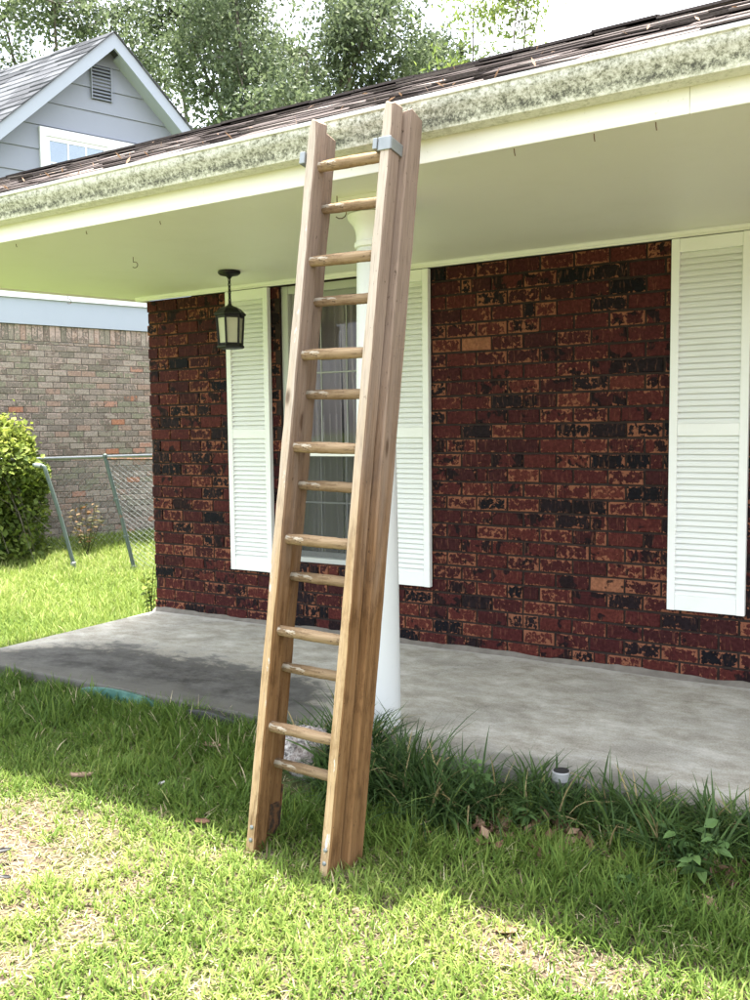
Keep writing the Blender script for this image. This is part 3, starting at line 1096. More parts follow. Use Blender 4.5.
# ------------------------------------------------------------------ hanging lantern
lan = empty('hanging_lantern', (1.236, -0.481, 2.42))
tag(lan, 'black hanging porch lantern with frosted panes on a short chain', 'lantern')
mb = MB()
mb.lathe([(0.008, -0.052), (0.012, -0.045), (0.022, -0.034), (0.060, -0.026), (0.072, -0.016), (0.074, -0.006), (0.070, -0.0005)], 32)
mb.build('canopy', M['black'], lan, smooth=True)
mb = MB()
zt = -0.046
for i in range(6):
    zc = zt - 0.016 - i * 0.0245
    pts = []
    for j in range(13):
        a = 2 * math.pi * j / 12
        p = (0.0085 * math.cos(a), 0.0, 0.0165 * math.sin(a))
        pts.append((p[0], 0, zc + p[2]) if i % 2 else (0, p[0], zc + p[2]))
    mb.tube(pts, 0.0034, 6, cap=False)
mb.tube([(0.004, 0.003, -0.04), (-0.006, 0.002, -0.09), (0.005, -0.004, -0.14), (0, 0, -0.20)], 0.0022, 6)
mb.build('chain', M['black'], lan, smooth=True)
hexp = math.pi / 6 + 0.35
mb = MB()
mb.lathe([(0.102, -0.286), (0.106, -0.278), (0.102, -0.270), (0.088, -0.258), (0.072, -0.243), (0.050, -0.232), (0.030, -0.226), (0.016, -0.218), (0.010, -0.205), (0.010, -0.19)], 6, phase=hexp)
mb.build('lid', M['black'], lan, bevel=0.002)
zb_, zt_ = -0.475, -0.288
mb = MB()
rt, rb = 0.088, 0.076
for i in range(6):
    a = hexp + i * math.pi / 3
    pt = Vector((rt * math.cos(a), rt * math.sin(a), zt_))
    pb = Vector((rb * math.cos(a), rb * math.sin(a), zb_))
    mb.tube([pb, pt], 0.0095, 4)
mb.lathe([(0.075, -0.498), (0.088, -0.492), (0.090, -0.482), (0.080, -0.470), (0.079, -0.462)], 6, phase=hexp)
mb.lathe([(0.089, -0.302), (0.092, -0.2865)], 6, phase=hexp)
mb.build('cage', M['black'], lan, bevel=0.0015)
mb = MB()
mb.lathe([(rb * 0.94, -0.461), (rt * 0.94, -0.303)], 6, phase=hexp)
mb.build('glass', M['frost'], lan)

# ------------------------------------------------------------------ the ladder
lean = math.atan2(0.385, 2.66)
LX, LY = 3.28, -2.625
lad = empty('extension_ladder', (LX, LY, g1(LX, LY) - 0.005), (-lean, 0.0225, 0))
tag(lad, 'weathered wooden extension ladder of two sections leaning on the gutter', 'ladder')


def rail(x0, x1, d0, d1, z0, z1, seed, mats):
    """a rail in the ladder's frame: x across, y towards the wall, z along; slot 1 is the worn front edge"""
    r_ = random.Random(seed)
    n = 34
    vs, fs, mi = [], [], []
    ch = 0.004
    for i in range(n + 1):
        z_ = z0 + (z1 - z0) * i / n
        wx = 0.003 * (float(vnoise(z_ * 1.2 + seed * 3.1, seed)) - 0.5)
        wy = 0.004 * (float(vnoise(z_ * 0.9 + seed * 1.7, seed + 9)) - 0.5)
        c = ch * (0.7 + 0.9 * r_.random())
        if i == n:
            c *= 2.0
        ring = [(x0 + c, d0), (x1 - c, d0), (x1, d0 + c), (x1, d1 - c), (x1 - c, d1), (x0 + c, d1), (x0, d1 - c), (x0, d0 + c)]
        e = 0.0012
        zz_ = z_
        for j, (px, py) in enumerate(ring):
            dz = 0.006 * math.sin(j * 2.1 + seed) if i in (0, n) else 0
            vs.append((px + wx + r_.uniform(-e, e) * 0.5, py + wy + r_.uniform(-e, e) * 0.5, zz_ + dz))
    mb = MB()
    for i in range(n):
        for j in range(8):
            f_ = (i * 8 + j, i * 8 + (j + 1) % 8, (i + 1) * 8 + (j + 1) % 8, (i + 1) * 8 + j)
            fs.append(f_)
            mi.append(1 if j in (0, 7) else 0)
    # domed, worn top
    top = [v for v in vs[-8:]]
    cx_, cy_ = (x0 + x1) / 2, (d0 + d1) / 2
    b0 = len(vs)
    for v in top:
        vs.append((cx_ + (v[0] - cx_) * 0.72, cy_ + (v[1] - cy_) * 0.82, v[2] + 0.007))
    for j in range(8):
        fs.append((n * 8 + j, n * 8 + (j + 1) % 8, b0 + (j + 1) % 8, b0 + j))
        mi.append(0)
    fs.append(tuple(b0 + j for j in range(8)))
    mi.append(1)
    fs.append(tuple(range(7, -1, -1)))
    mi.append(0)
    b = MB()
    b.v, b.f, b.mi = [tuple(v) for v in vs], fs, mi
    return b.build('rail', mats, lad)


def rung(x0, x1, d, z_, r, seed):
    r_ = random.Random(seed)
    mb = MB()
    n = 14
    pts, rad = [], []
    for i in range(n + 1):
        t = i / n
        pts.append((x0 + (x1 - x0) * t, d + r_.uniform(-0.0008, 0.0008), z_ + r_.uniform(-0.0008, 0.0008)))
        rad.append(r * (0.90 + 0.12 * math.sin(math.pi * t)) * r_.uniform(0.985, 1.015))
    # build with the grain along local z, then turn it across the ladder
    pz = [(p[1] - d, p[2] - z_, p[0]) for p in pts]
    mb.tube(pz, rad, 14)
    o_ = mb.build('rung', M['rungwood'], lad, smooth=True, angle=60)
    o_.location = (0, d, z_)
    # columns of the rotation: local x -> y, local y -> z, local z -> x
    o_.rotation_euler = Matrix(((0, 0, 1), (1, 0, 0), (0, 1, 0))).to_euler()
    return o_


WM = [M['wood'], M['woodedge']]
T = 0.041
AL, AR = -0.155, 0.165            # right faces of the front rails' left and right members
TOPZ = 2.672
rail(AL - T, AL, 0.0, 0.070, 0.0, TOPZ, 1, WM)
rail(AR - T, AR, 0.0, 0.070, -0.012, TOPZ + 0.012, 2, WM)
BO = 0.024
rail(AL - T - BO, AL - BO, 0.077, 0.165, 0.0, TOPZ - 0.012, 3, [M['wood'], M['wood']])
rail(AR - T + BO, AR + BO, 0.079, 0.174, -0.006, TOPZ + 0.016, 4, [M['wood'], M['wood']])
RA = [2.500, 2.146, 1.800, 1.461, 1.125, 0.792, 0.447]
RB = [2.372, 2.019, 1.668, 1.328, 0.988, 0.650, 0.297]
for i, z_ in enumerate(RA):
    rung(AL - 0.012, AR - T + 0.012, 0.036, z_ + 0.012, 0.0205, 20 + i)
for i, z_ in enumerate(RB):
    rung(AL - BO - 0.012, AR - T + BO + 0.012, 0.118, z_ + 0.012, 0.0190, 40 + i)
# steel guide brackets near the top, bolts at the feet and the shoe
mb = MB()
t = 0.005
mb.box(AR - T - 0.007, AR + 0.004, -0.006, -0.001, 2.515, 2.563)
mb.box(AR + 0.0005, AR + 0.005, -0.0008, 0.080, 2.518, 2.560)
mb.box(AR - T - 0.0245, AR - T - 0.0075, -0.012, 0.022, 2.520, 2.560)
mb.build('bracket', M['galv'], lad, bevel=0.003, seg=2)
mb = MB()
mb.box(AL - T - 0.024, AL - T - 0.001, -0.008, 0.03, 2.515, 2.56)
mb.build('bracket', M['galv'], lad, bevel=0.003, seg=2)
for x_ in (AL - T / 2, AR - T / 2):
    for z_ in (0.055, 0.10):
        mb = MB()
        pts = [(x_, 0.002, z_), (x_, -0.003, z_), (x_, -0.006, z_), (x_, -0.007, z_)]
        mb.tube(pts, [0.008, 0.008, 0.006, 0.002], 10)
        mb.build('bolt', M['galv'], lad, smooth=True)
mb = MB()
mb.box(AL - T - BO, AL - BO + 0.004, 0.1655, 0.171, 0.005, 0.22)
mb.box(AL - BO + 0.0005, AL - BO + 0.0045, 0.10, 0.1595, 0.005, 0.16)
mb.build('shoe', M['rust'], lad, bevel=0.002)

# ------------------------------------------------------------------ neighbour's house
TH = math.radians(20.5)
ND = Vector((math.sin(TH), math.cos(TH), 0))           # along the wall seen
NN = Vector((ND.y, -ND.x, 0))                          # out of it, towards us
NP = Vector((-3.82, 3.71, 0))
nh = empty('neighbour_house', NP)
tag(nh, 'grey gabled two storey house with weathered brick below, beyond the fence', 'house')
NW = Vector((-1, 0, 0))                                # its roofs run this way


def nf(s, out, z):
    """wall frame -> local offset from the house Empty"""
    p = ND * s + NN * out
    return (p.x, p.y, z)


mb = MB()
nfr = lambda x, y, z: nf(x, -y, z)
BC, NL = 0.0768, 0.185
S0, S1 = -4.4, 3.2
zb0 = -0.35
r = 0
z = zb0
while z < 2.51:
    x = S0 - (NL / 2 if r % 2 else 0)
    while x < S1:
        rr = random.random()
        if rr > 0.955 and random.random() < 0.5:
            rr = 0.4
        brick_box(mb, max(x, S0) + 0.005, min(x + NL, S1) - 0.005, z + 0.005, min(z + BC, 2.53) - 0.005, random.uniform(-0.003, 0.003), 0.05, rr, 0, 0.003, nfr)
        x += NL
    z += BC
    r += 1
x = S0
while x < S1:
    brick_box(mb, x + 0.004, x + 0.071 - 0.004, 2.535, 2.725, random.uniform(-0.003, 0.003), 0.05, random.random() * 0.93, 0, 0.003, nfr)
    x += 0.071
q0 = [nf(S0, -0.008, -0.4), nf(S1, -0.008, -0.4)]
dp = NW * 6.0
q0 += [tuple(Vector(q0[1]) + dp), tuple(Vector(q0[0]) + dp)]
mb.hexa(q0, [(p[0], p[1], 2.727) for p in q0], 1)
mb.build('wall', [M['nbrick'], M['nmortar']], nh)
# frieze board and trim
mb = MB()
def slabn(mb, s0, s1, o0, o1, z0, z1, mi=0):
    mb.hexa([nf(s0, o1, z0), nf(s1, o1, z0), nf(s1, o0, z0), nf(s0, o0, z0)], [nf(s0, o1, z1), nf(s1, o1, z1), nf(s1, o0, z1), nf(s0, o0, z1)], mi)
slabn(mb, S0, S1, -0.05, 0.03, 2.729, 3.04)
slabn(mb, S0, S1, -0.05, 0.06, 3.042, 3.11, 1)
mb.build('frieze', [M['trimblue'], M['nwhite']], nh)
# gable of lapped siding
AP, AZ_ = -0.42, 6.30
sl_ = 0.965
mb = MB()
GL, GR = AP - (AZ_ - 3.11) / sl_, AP + (AZ_ - 3.11) / sl_
z = 3.112
lap = 0.292
k_ = 0
z = 3.112
while z < AZ_ - 0.05:
    z2 = min(z + lap - 0.004, AZ_ - 0.02)
    a0, b0 = AP - (AZ_ - z) / sl_, AP + (AZ_ - z) / sl_
    a1, b1 = AP - (AZ_ - z2) / sl_, AP + (AZ_ - z2) / sl_
    mb.hexa([nf(a0, 0.020, z), nf(b0, 0.020, z), nf(b0, -0.03, z), nf(a0, -0.03, z)],
            [nf(a1, 0.004, z2), nf(b1, 0.004, z2), nf(b1, -0.03, z2), nf(a1, -0.03, z2)])
    z += lap
# the body under the roof
tri = [nf(GL, -0.035, 3.112), nf(GR, -0.035, 3.112), nf(AP, -0.035, AZ_)]
mb.hexa(tri, [tuple(Vector(p) + NW * 5.5) for p in tri])
mb.build('siding', M['siding'], nh)
# rake boards and soffit strips
OV = 0.26
mb = MB()
mb2 = MB()
for sg in (-1, 1):
    def rp(t, out, dz):
        return nf(AP + sg * t, out, AZ_ + 0.075 - sl_ * t + dz)
    t1 = (AZ_ - 2.95) / sl_
    lo = [rp(0, OV + 0.02, 0), rp(t1, OV + 0.02, 0), rp(t1, OV + 0.02, -0.19), rp(0, OV + 0.02, -0.19)]
    hi = [rp(0, OV - 0.02, 0), rp(t1, OV - 0.02, 0), rp(t1, OV - 0.02, -0.19), rp(0, OV - 0.02, -0.19)]
    mb.hexa(lo, hi)
    lo = [rp(0.08, OV - 0.021, -0.15), rp(t1, OV - 0.021, -0.15), rp(t1, OV - 0.021, -0.17), rp(0.08, OV - 0.021, -0.17)]
    hi = [rp(0.08, 0.0, -0.15), rp(t1, 0.0, -0.15), rp(t1, 0.0, -0.17), rp(0.08, 0.0, -0.17)]
    mb.hexa(lo, hi)
mb.build('rake_board', M['trimblue'], nh)
# roof with courses of shingles
for sg in (-1, 1):
    t1 = (AZ_ - 2.9) / sl_
    nrow = 30
    for i in range(nrow):
        ta, tb = t1 * i / nrow, t1 * (i + 1) / nrow
        u = -0.02 - random.uniform(0, 0.25)
        while u < 6.2:
            wd = random.uniform(0.22, 0.45)
            u0, u1 = max(u, 0.0), min(u + wd - 0.006, 6.2)
            if u1 > u0 + 0.02:
                vs = []
                th = random.uniform(0.014, 0.026)
                for h_ in (0.0, 1.0):
                    for (uu, tt) in ((u0, tb), (u1, tb), (u1, ta), (u0, ta)):
                        e_ = th if tt == tb else 0.006
                        p = Vector(nf(AP + sg * tt, OV + 0.045, AZ_ + 0.080 - sl_ * tt + (e_ if h_ else -0.004))) + NW * uu
                        vs.append(tuple(p))
                fs = [(0, 3, 2, 1), (4, 5, 6, 7), (0, 1, 5, 4), (1, 2, 6, 5), (2, 3, 7, 6), (3, 0, 4, 7)]
                if sg > 0:
                    fs = [tuple(reversed(f_)) for f_ in fs]
                mb2.add(vs, fs, 0, rnd=random.random())
            u += wd
mb2.build('roof', M['nshingle'], nh)
# louvered gable vent
mb = MB()
va, vb, vz0, vz1 = -0.645, -0.375, 5.60, 6.03
slabn(mb, va, vb, 0.0, 0.012, vz0, vz1)
n = 10
for i in range(n):
    zc = vz0 + (vz1 - vz0) * (i + 0.2) / n
    mb.hexa([nf(va + 0.01, 0.045, zc), nf(vb - 0.01, 0.045, zc), nf(vb - 0.01, 0.040, zc - 0.004), nf(va + 0.01, 0.040, zc - 0.004)],
            [nf(va + 0.01, 0.016, zc + 0.028), nf(vb - 0.01, 0.016, zc + 0.028), nf(vb - 0.01, 0.013, zc + 0.024), nf(va + 0.01, 0.013, zc + 0.024)], 1)
for a, b in ((va, va + 0.012), (vb - 0.012, vb)):
    slabn(mb, a, b, 0.012, 0.05, vz0, vz1, 1)
mb.build('vent', [M['vent'], M['siding']], nh)
# upper window: white surround, three columns of panes each side of a mullion
wa, wb, wz0, wz1 = -1.315, 0.62, 4.10, 5.13
mb = MB()
for a, b, c_, d_ in ((wa, wa + 0.075, wz0, wz1), (wb - 0.075, wb, wz0, wz1), (wa + 0.0755, wb - 0.0755, wz1 - 0.10, wz1), (wa + 0.0755, wb - 0.0755, wz0, wz0 + 0.06), ((wa + wb) / 2 - 0.12, (wa + wb) / 2 + 0.02, wz0 + 0.0605, wz1 - 0.1005)):
    slabn(mb, a, b, 0.0, 0.055, c_, d_)
nw = mb.build('window', M['nwhite'], nh)
for a, b in ((wa + 0.0755, (wa + wb) / 2 - 0.1205), ((wa + wb) / 2 + 0.0205, wb - 0.0755)):
    mb = MB()
    slabn(mb, a, a + 0.045, 0.022, 0.04, wz0 + 0.061, wz1 - 0.101)
    slabn(mb, b - 0.045, b, 0.022, 0.04, wz0 + 0.061, wz1 - 0.101)
    slabn(mb, a + 0.0455, b - 0.0455, 0.022, 0.039, wz1 - 0.15, wz1 - 0.101)
    slabn(mb, a + 0.0455, b - 0.0455, 0.022, 0.039, wz0 + 0.061, wz0 + 0.11)
    for i in (1, 2):
        xm = a + 0.045 + (b - a - 0.09) * i / 3
        slabn(mb, xm - 0.010, xm + 0.010, 0.024, 0.036, wz0 + 0.1105, wz1 - 0.1505)
    for i in (1,):
        zc = wz1 - 0.15 - (wz1 - wz0 - 0.26) * 0.34
        slabn(mb, a + 0.0455, b - 0.0455, 0.0245, 0.0355, zc - 0.010, zc + 0.010)
    mb.build('sash', M['nwhite'], nw)
    mb = MB()
    slabn(mb, a + 0.04, b - 0.04, 0.0275, 0.0305, wz0 + 0.10, wz1 - 0.14)
    mb.build('pane', M['nglass'], nw)


# ------------------------------------------------------------------ leaves and blades in bulk
def blades(rng, x, y, z, length, width, lean_, curl, nseg=3, taper=1.0):
    """arched grass blades as quads; returns verts, quads, and the blade index per vertex"""
    N = len(x)
    az = rng.random(N) * 2 * np.pi
    dx, dy = np.cos(az), np.sin(az)
    tw = az + np.pi / 2 + rng.normal(0, 0.5, N)
    sx, sy = np.cos(tw), np.sin(tw)
    P = np.zeros((N, nseg + 1, 3))
    P[:, 0] = np.stack([x, y, z], 1)
    for i in range(nseg):
        ph = lean_ + curl * (i + 0.5) / nseg
        st = (length / nseg)[:, None] * np.stack([np.sin(ph) * dx, np.sin(ph) * dy, np.cos(ph)], 1)
        P[:, i + 1] = P[:, i] + st
    prof = np.array([0.75, 1.0, 0.72, 0.10]) if nseg == 3 else np.interp(np.linspace(0, 1, nseg + 1), [0, 0.3, 0.7, 1], [0.8, 1.0, 0.75, 0.08])
    wv = (width[:, None] * prof[None, :] * 0.5)[:, :, None]
    S = np.stack([sx, sy, np.zeros(N)], 1)[:, None, :]
    V = np.stack([P - S * wv, P + S * wv], 2).reshape(N, (nseg + 1) * 2, 3)
    base = (np.arange(N) * (nseg + 1) * 2)[:, None]
    qs = []
    for i in range(nseg):
        qs.append(base + np.array([[2 * i, 2 * i + 1, 2 * i + 3, 2 * i + 2]]))
    Q = np.concatenate(qs, 1).reshape(-1, 4)
    return V.reshape(-1, 3), Q, np.repeat(np.arange(N), (nseg + 1) * 2)


def in_view(x, y, m=0.9):
    """keeps the ground the photograph could see, with a margin for a step to the side"""
    dx, dy = x - CAMP.x, y - CAMP.y
    fwd = dx * math.sin(YAW) + dy * math.cos(YAW)
    rt = dx * math.cos(YAW) - dy * math.sin(YAW)
    return (fwd > 1.3) & (np.abs(rt) < fwd * 0.4167 + m)


def bare(x, y):
    """1 where the turf is thin"""
    a = vnoise(x * 2.1 + 20, y * 2.1 + 3) * 0.4 + vnoise(x * 6.3 + 7, y * 6.3 + 40) * 0.35 + vnoise(x * 14 + 7, y * 14 + 40) * 0.25
    b = sstep(a, 0.47, 0.64)
    return b * sstep(-y, 2.35, 2.9)


parts = []
rng = np.random.default_rng(5)
# front lawn
N = 240000
x = rng.uniform(-1.2, 6.2, N)
y = rng.uniform(-4.9, -1.62, N)
b = bare(x, y)
keep = in_view(x, y) & (rng.random(N) > b * 0.78)
keep &= ~((y > -1.74) & (x > 0.0))
keep &= np.hypot((x - 2.875) / 0.14, (y + 2.0) / 0.15) > 1.0
x, y, b = x[keep], y[keep], b[keep]
n = len(x)
clump = vnoise(x * 9 + 1, y * 9 + 2)
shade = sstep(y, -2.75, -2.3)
ln = (0.026 + 0.030 * rng.random(n) + 0.026 * clump) * (1 + 0.65 * shade * (0.4 + clump)) * (1 - 0.35 * b)
wd = 0.0036 + 0.0040 * rng.random(n)
ti = 0.34 + 0.30 * (vnoise(x * 2.5, y * 2.5 + 60) - 0.5) + rng.normal(0, 0.12, n) + 0.15 * b + 0.12 * (1 - shade) - 0.06 * shade  # sun and shade tinted in: lighter in the sunny strip, darker under the roof's shadow
dry = rng.random(n) < (0.05 + 0.20 * b)
ti = np.where(dry, rng.uniform(0.80, 1.0, n), np.clip(ti, 0.0, 0.82))
le = np.abs(rng.normal(0.55, 0.35, n)) + 0.35 * dry
v, q, bi = blades(rng, x, y, gz(x, y) - 0.004, ln, wd, le, rng.uniform(0.2, 1.3, n))
parts.append((v, q, ti[bi]))
# flat dead thatch lying in the thin patches
N = 150000
x = rng.uniform(-1.2, 6.2, N)
y = rng.uniform(-4.9, -1.75, N)
b = bare(x, y)
keep = in_view(x, y) & (rng.random(N) < 0.16 + 0.50 * b)
x, y = x[keep], y[keep]
n = len(x)
ti = np.clip(0.92 + rng.normal(0, 0.07, n), 0.70, 1.0)
v, q, bi = blades(rng, x, y, gz(x, y) + 0.001 + 0.008 * rng.random(n), 0.018 + 0.035 * rng.random(n), 0.0018 + 0.0030 * rng.random(n), rng.normal(1.40, 0.16, n), rng.normal(0.1, 0.25, n))
parts.append((v, q, ti[bi]))
# left lawn beyond the slab
N = 120000
x = rng.uniform(-8.5, 0.02, N)
y = rng.uniform(-1.9, 4.6, N)
keep = in_view(x, y, 0.8)
x, y = x[keep], y[keep]
keep = ((x - NP.x) * NN.x + (y - NP.y) * NN.y > 0.03)
x, y = x[keep], y[keep]
n = len(x)
dist = np.hypot(x - CAMP.x, y - CAMP.y)
ln = 0.06 + 0.05 * rng.random(n) + 0.05 * vnoise(x * 3, y * 3)
wd = 0.006 + 0.006 * rng.random(n)
ti = np.clip(0.52 + 0.25 * (vnoise(x * 1.2, y * 1.2 + 30) - 0.5) + rng.normal(0, 0.12, n), 0, 0.82)
v, q, bi = blades(rng, x, y, gz(x, y) - 0.004, ln, wd, np.abs(rng.normal(0.4, 0.3, n)), rng.uniform(0.2, 1.1, n))
parts.append((v, q, ti[bi]))
# coarse grass along the shaded edge of the slab, left of the ladder
N = 15000
x = rng.uniform(0.0, 2.95, N)
y = -1.69 - np.abs(rng.normal(0, 0.20, N))
keep = (vnoise(x * 5 + 3, y * 5 + 8) > 0.30) & (np.hypot((x - 2.875) / 0.15, (y + 2.02) / 0.17) > 1.0)
x, y = x[keep], y[keep]
n = len(x)
ln = (0.07 + 0.09 * rng.random(n)) * (0.7 + 0.6 * vnoise(x * 4, y * 4))
ti = np.clip(0.22 + rng.normal(0, 0.13, n), 0, 0.8)
ti = np.where(rng.random(n) < 0.05, 0.9, ti)
v, q, bi = blades(rng, x, y, gz(x, y) - 0.004, ln, 0.004 + 0.004 * rng.random(n), np.abs(rng.normal(0.6, 0.35, n)), rng.uniform(0.2, 1.4, n))
parts.append((v, q, ti[bi]))
off, vv, qq, tt = 0, [], [], []
for v, q, t in parts:
    vv.append(v)
    qq.append(q + off)
    tt.append(t)
    off += len(v)
gr = npmesh('grass', np.concatenate(vv), np.concatenate(qq), M['blade'], tint=np.concatenate(tt))
tag(gr, 'short green lawn grass, thin and yellowed in patches', 'grass', kind='stuff')

# liriope border along the slab, right of the column
rng = np.random.default_rng(8)
cl = []
for i in range(46):
    cx = 3.02 + 2.6 * (i + rng.random()) / 46
    cy = -1.80 - abs(rng.normal(0, 0.10)) - 0.10 * (cx < 3.75)
    cl.append((cx, cy, rng.uniform(0.7, 1.15) * (1.1 if cx < 3.7 else (0.85 if cx < 4.1 else 0.82))))
for i in range(44):
    cl.append((3.75 + 1.75 * rng.random(), -1.735 - 0.07 * rng.random(), rng.uniform(0.5, 0.8)))
for i in range(12):
    cl.append((3.05 + 0.65 * rng.random(), -1.86 - 0.22 * rng.random(), rng.uniform(0.8, 1.15)))
for a in ((2.93, -1.74, 1.05), (3.0, -1.75, 1.1), (3.06, -1.74, 1.05), (2.97, -1.80, 1.0), (3.03, -1.82, 1.0), (3.10, -1.78, 1.0), (2.80, -1.78, 0.8), (2.72, -1.80, 0.7), (2.88, -1.77, 0.9), (2.62, -1.80, 0.55)):
    cl.append(a)
xs, ys, ls, lo = [], [], [], []
for cx, cy, sc in cl:
    m = int(62 * sc)
    r = np.abs(rng.normal(0, 0.035, m))
    a = rng.random(m) * 6.283
    xs.append(cx + r * np.cos(a))
    ys.append(cy + r * np.sin(a))
    ls.append((0.18 + 0.20 * rng.random(m)) * sc)
x, y, ln = map(np.concatenate, (xs, ys, ls))
n = len(x)
ti = np.clip(0.40 + rng.normal(0, 0.2, n) + 0.22 * sstep(x, 3.7, 4.1) * (vnoise(x * 3, y * 3)), 0, 0.92)
ti = np.where(rng.random(n) < 0.05, 1.0, ti)
y = np.minimum(y, -1.70)
v, q, bi = blades(rng, x, y, gz(x, y) - 0.01, ln, 0.0065 + 0.005 * rng.random(n), np.abs(rng.normal(0.30, 0.26, n)), rng.uniform(0.5, 2.1, n), 6)
bg_ = npmesh('border_grass', v, q, M['border'], tint=ti[bi])
tag(bg_, 'dark green clumps of long bladed border grass along the porch slab', 'border grass', kind='stuff')


def leafset(rng, c, size, stretch=1.8, up=0.0, droop=0.0):
    """rhombic leaves at the centres c: quads with a fold along the middle"""
    N = len(c)
    a = rng.normal(0, 1, (N, 3))
    a[:, 2] -= droop
    a /= np.linalg.norm(a, axis=1)[:, None]
    b = rng.normal(0, 1, (N, 3))
    nrm = np.cross(a, b)
    nrm[:, 2] += 0
    nrm /= np.linalg.norm(nrm, axis=1)[:, None] + 1e-9
    flip = np.sign(nrm[:, 2] + 1e-6)
    if up > 0:
        nrm = nrm * flip[:, None]
        nrm[:, 2] += up
        nrm -= a * (nrm * a).sum(1)[:, None]
        nrm /= np.linalg.norm(nrm, axis=1)[:, None] + 1e-9
    s = np.cross(nrm, a)
    L = (size * stretch * 0.5)[:, None]
    W = (size * 0.5)[:, None]
    v = np.stack([c - a * L, c - a * L * 0.05 + s * W + nrm * W * 0.25, c + a * L, c - a * L * 0.05 - s * W + nrm * W * 0.25], 1)
    return v.reshape(-1, 3), np.arange(N * 4).reshape(-1, 4)


def broadleaf(rng, c, size, stretch=2.0, up=0.9):
    """pointed oval leaves folded along the midrib, two quads each side"""
    N = len(c)
    a = rng.normal(0, 1, (N, 3))
    a[:, 2] = np.abs(a[:, 2]) * 0.3
    a /= np.linalg.norm(a, axis=1)[:, None]
    nrm = np.tile(np.array([[0.0, 0.0, 1.0]]), (N, 1)) * up + rng.normal(0, 0.45, (N, 3))
    nrm -= a * (nrm * a).sum(1)[:, None]
    nrm /= np.linalg.norm(nrm, axis=1)[:, None]
    s_ = np.cross(nrm, a)
    L, W = (size * stretch)[:, None], (size * 0.5)[:, None]
    mid = [c + a * L * t - nrm * L * (0.30 * t * t) for t in (0.0, 0.35, 0.7, 1.0)]
    wl = (0.06, 1.0, 0.72, 0.03)
    rows = []
    for m_, w_ in zip(mid, wl):
        rows += [m_ - s_ * W * w_ + nrm * W * 0.3 * w_, m_, m_ + s_ * W * w_ + nrm * W * 0.3 * w_]
    v = np.stack(rows, 1).reshape(-1, 3)
    b = (np.arange(N) * 12)[:, None]
    q = np.concatenate([b + np.array([[3 * i + j, 3 * i + j + 1, 3 * i + j + 4, 3 * i + j + 3]]) for i in range(3) for j in range(2)], 1).reshape(-1, 4)
    return v, q


def limbs(mb, p0, p1, r0, r1, bend, seed, n=6):
    r_ = random.Random(seed)
    p0, p1 = Vector(p0), Vector(p1)
    sd_ = Vector((r_.uniform(-1, 1), r_.uniform(-1, 1), r_.uniform(-0.3, 0.3))) * bend
    pts, rad = [], []
    for i in range(n + 1):
        t_ = i / n
        pts.append(p0.lerp(p1, t_) + sd_ * math.sin(math.pi * t_) + Vector((r_.uniform(-1, 1), r_.uniform(-1, 1), 0)) * bend * 0.15 * (0 < i < n))
        rad.append(r0 + (r1 - r0) * t_)
    mb.tube(pts, rad, 8)


def tree(name, label, base, h0, top, rad, ncl, nleaf, lsize, mat, seed, loose=1.0, stretch=1.8, trunk_r=0.25, tint=(0.45, 0.22), squash=1.0):
    """base: foot on the ground; crown between h0 and top, radius rad"""
    rng = np.random.default_rng(seed)
    r_ = random.Random(seed)
    b = Vector((base[0], base[1], g1(base[0], base[1]) - 0.1))
    root = empty(name, b)
    tag(root, label, 'tree', 'trees beyond the houses')
    mb = MB()
    fork = Vector((r_.uniform(-0.3, 0.3), r_.uniform(-0.3, 0.3), h0 * 0.75))
    limbs(mb, (0, 0, 0), fork, trunk_r, trunk_r * 0.62, 0.25, seed + 1)
    cz, hz = (h0 + top) / 2, (top - h0) / 2
    # big boughs carry lesser ones, leaf clusters hang round the ends of those
    nb = max(6, ncl // 9)
    tips = []
    for i in range(nb):
        a = 2 * math.pi * (i * 0.618) + r_.uniform(-0.3, 0.3)
        e = r_.uniform(-0.75, 0.95)
        rr = rad * math.sqrt(max(0.08, 1 - e * e)) * r_.uniform(0.45, 0.80)
        q = Vector((rr * math.cos(a), rr * math.sin(a) * squash, cz + hz * e * 0.8))
        limbs(mb, fork, q, trunk_r * 0.42, trunk_r * 0.10, 0.35, seed + 10 + i)
        for j in range(max(2, ncl // nb)):
            d = Vector((r_.gauss(0, 1), r_.gauss(0, 1), r_.gauss(0, 0.8)))
            p = q + d.normalized() * rad * r_.uniform(0.12, 0.42)
            limbs(mb, q, p, trunk_r * 0.10, trunk_r * 0.03, 0.12, seed + 100 + i * 20 + j, 4)
            tips.append((p, r_.uniform(0.45, 1.25)))
    tr = mb.build('trunk', M['bark'], root, smooth=True, angle=70)
    cs, tn = [], []
    for p, s_ in tips:
        m = int(nleaf * s_)
        sd_ = rad * 0.13 * s_ ** 0.5 * loose
        c = rng.normal(0, 1, (m, 3)) * np.array([sd_, sd_, sd_ * 0.75])
        # ragged: leaves gather along a few twigs of each cluster
        tw = rng.normal(0, 1, (5, 3))
        tw /= np.linalg.norm(tw, axis=1)[:, None]
        k_ = rng.integers(0, 5, m)
        along = np.abs(rng.normal(0, 1.0, m)) * sd_ * 1.9
        c = c * 0.42 + tw[k_] * along[:, None]
        cs.append(c + np.array(p))
        tn.append(np.full(m, r_.gauss(0, 0.10)) + rng.normal(0, 0.15, m))
    c = np.concatenate(cs)
    t_ = np.clip(np.concatenate(tn) + tint[0], 0, 1)
    v, q = leafset(rng, c, lsize * rng.uniform(0.6, 1.3, len(c)), stretch, 0.5, 0.3)
    npmesh('crown', v, q, mat, root, tint=np.repeat(t_, 4))
    return root


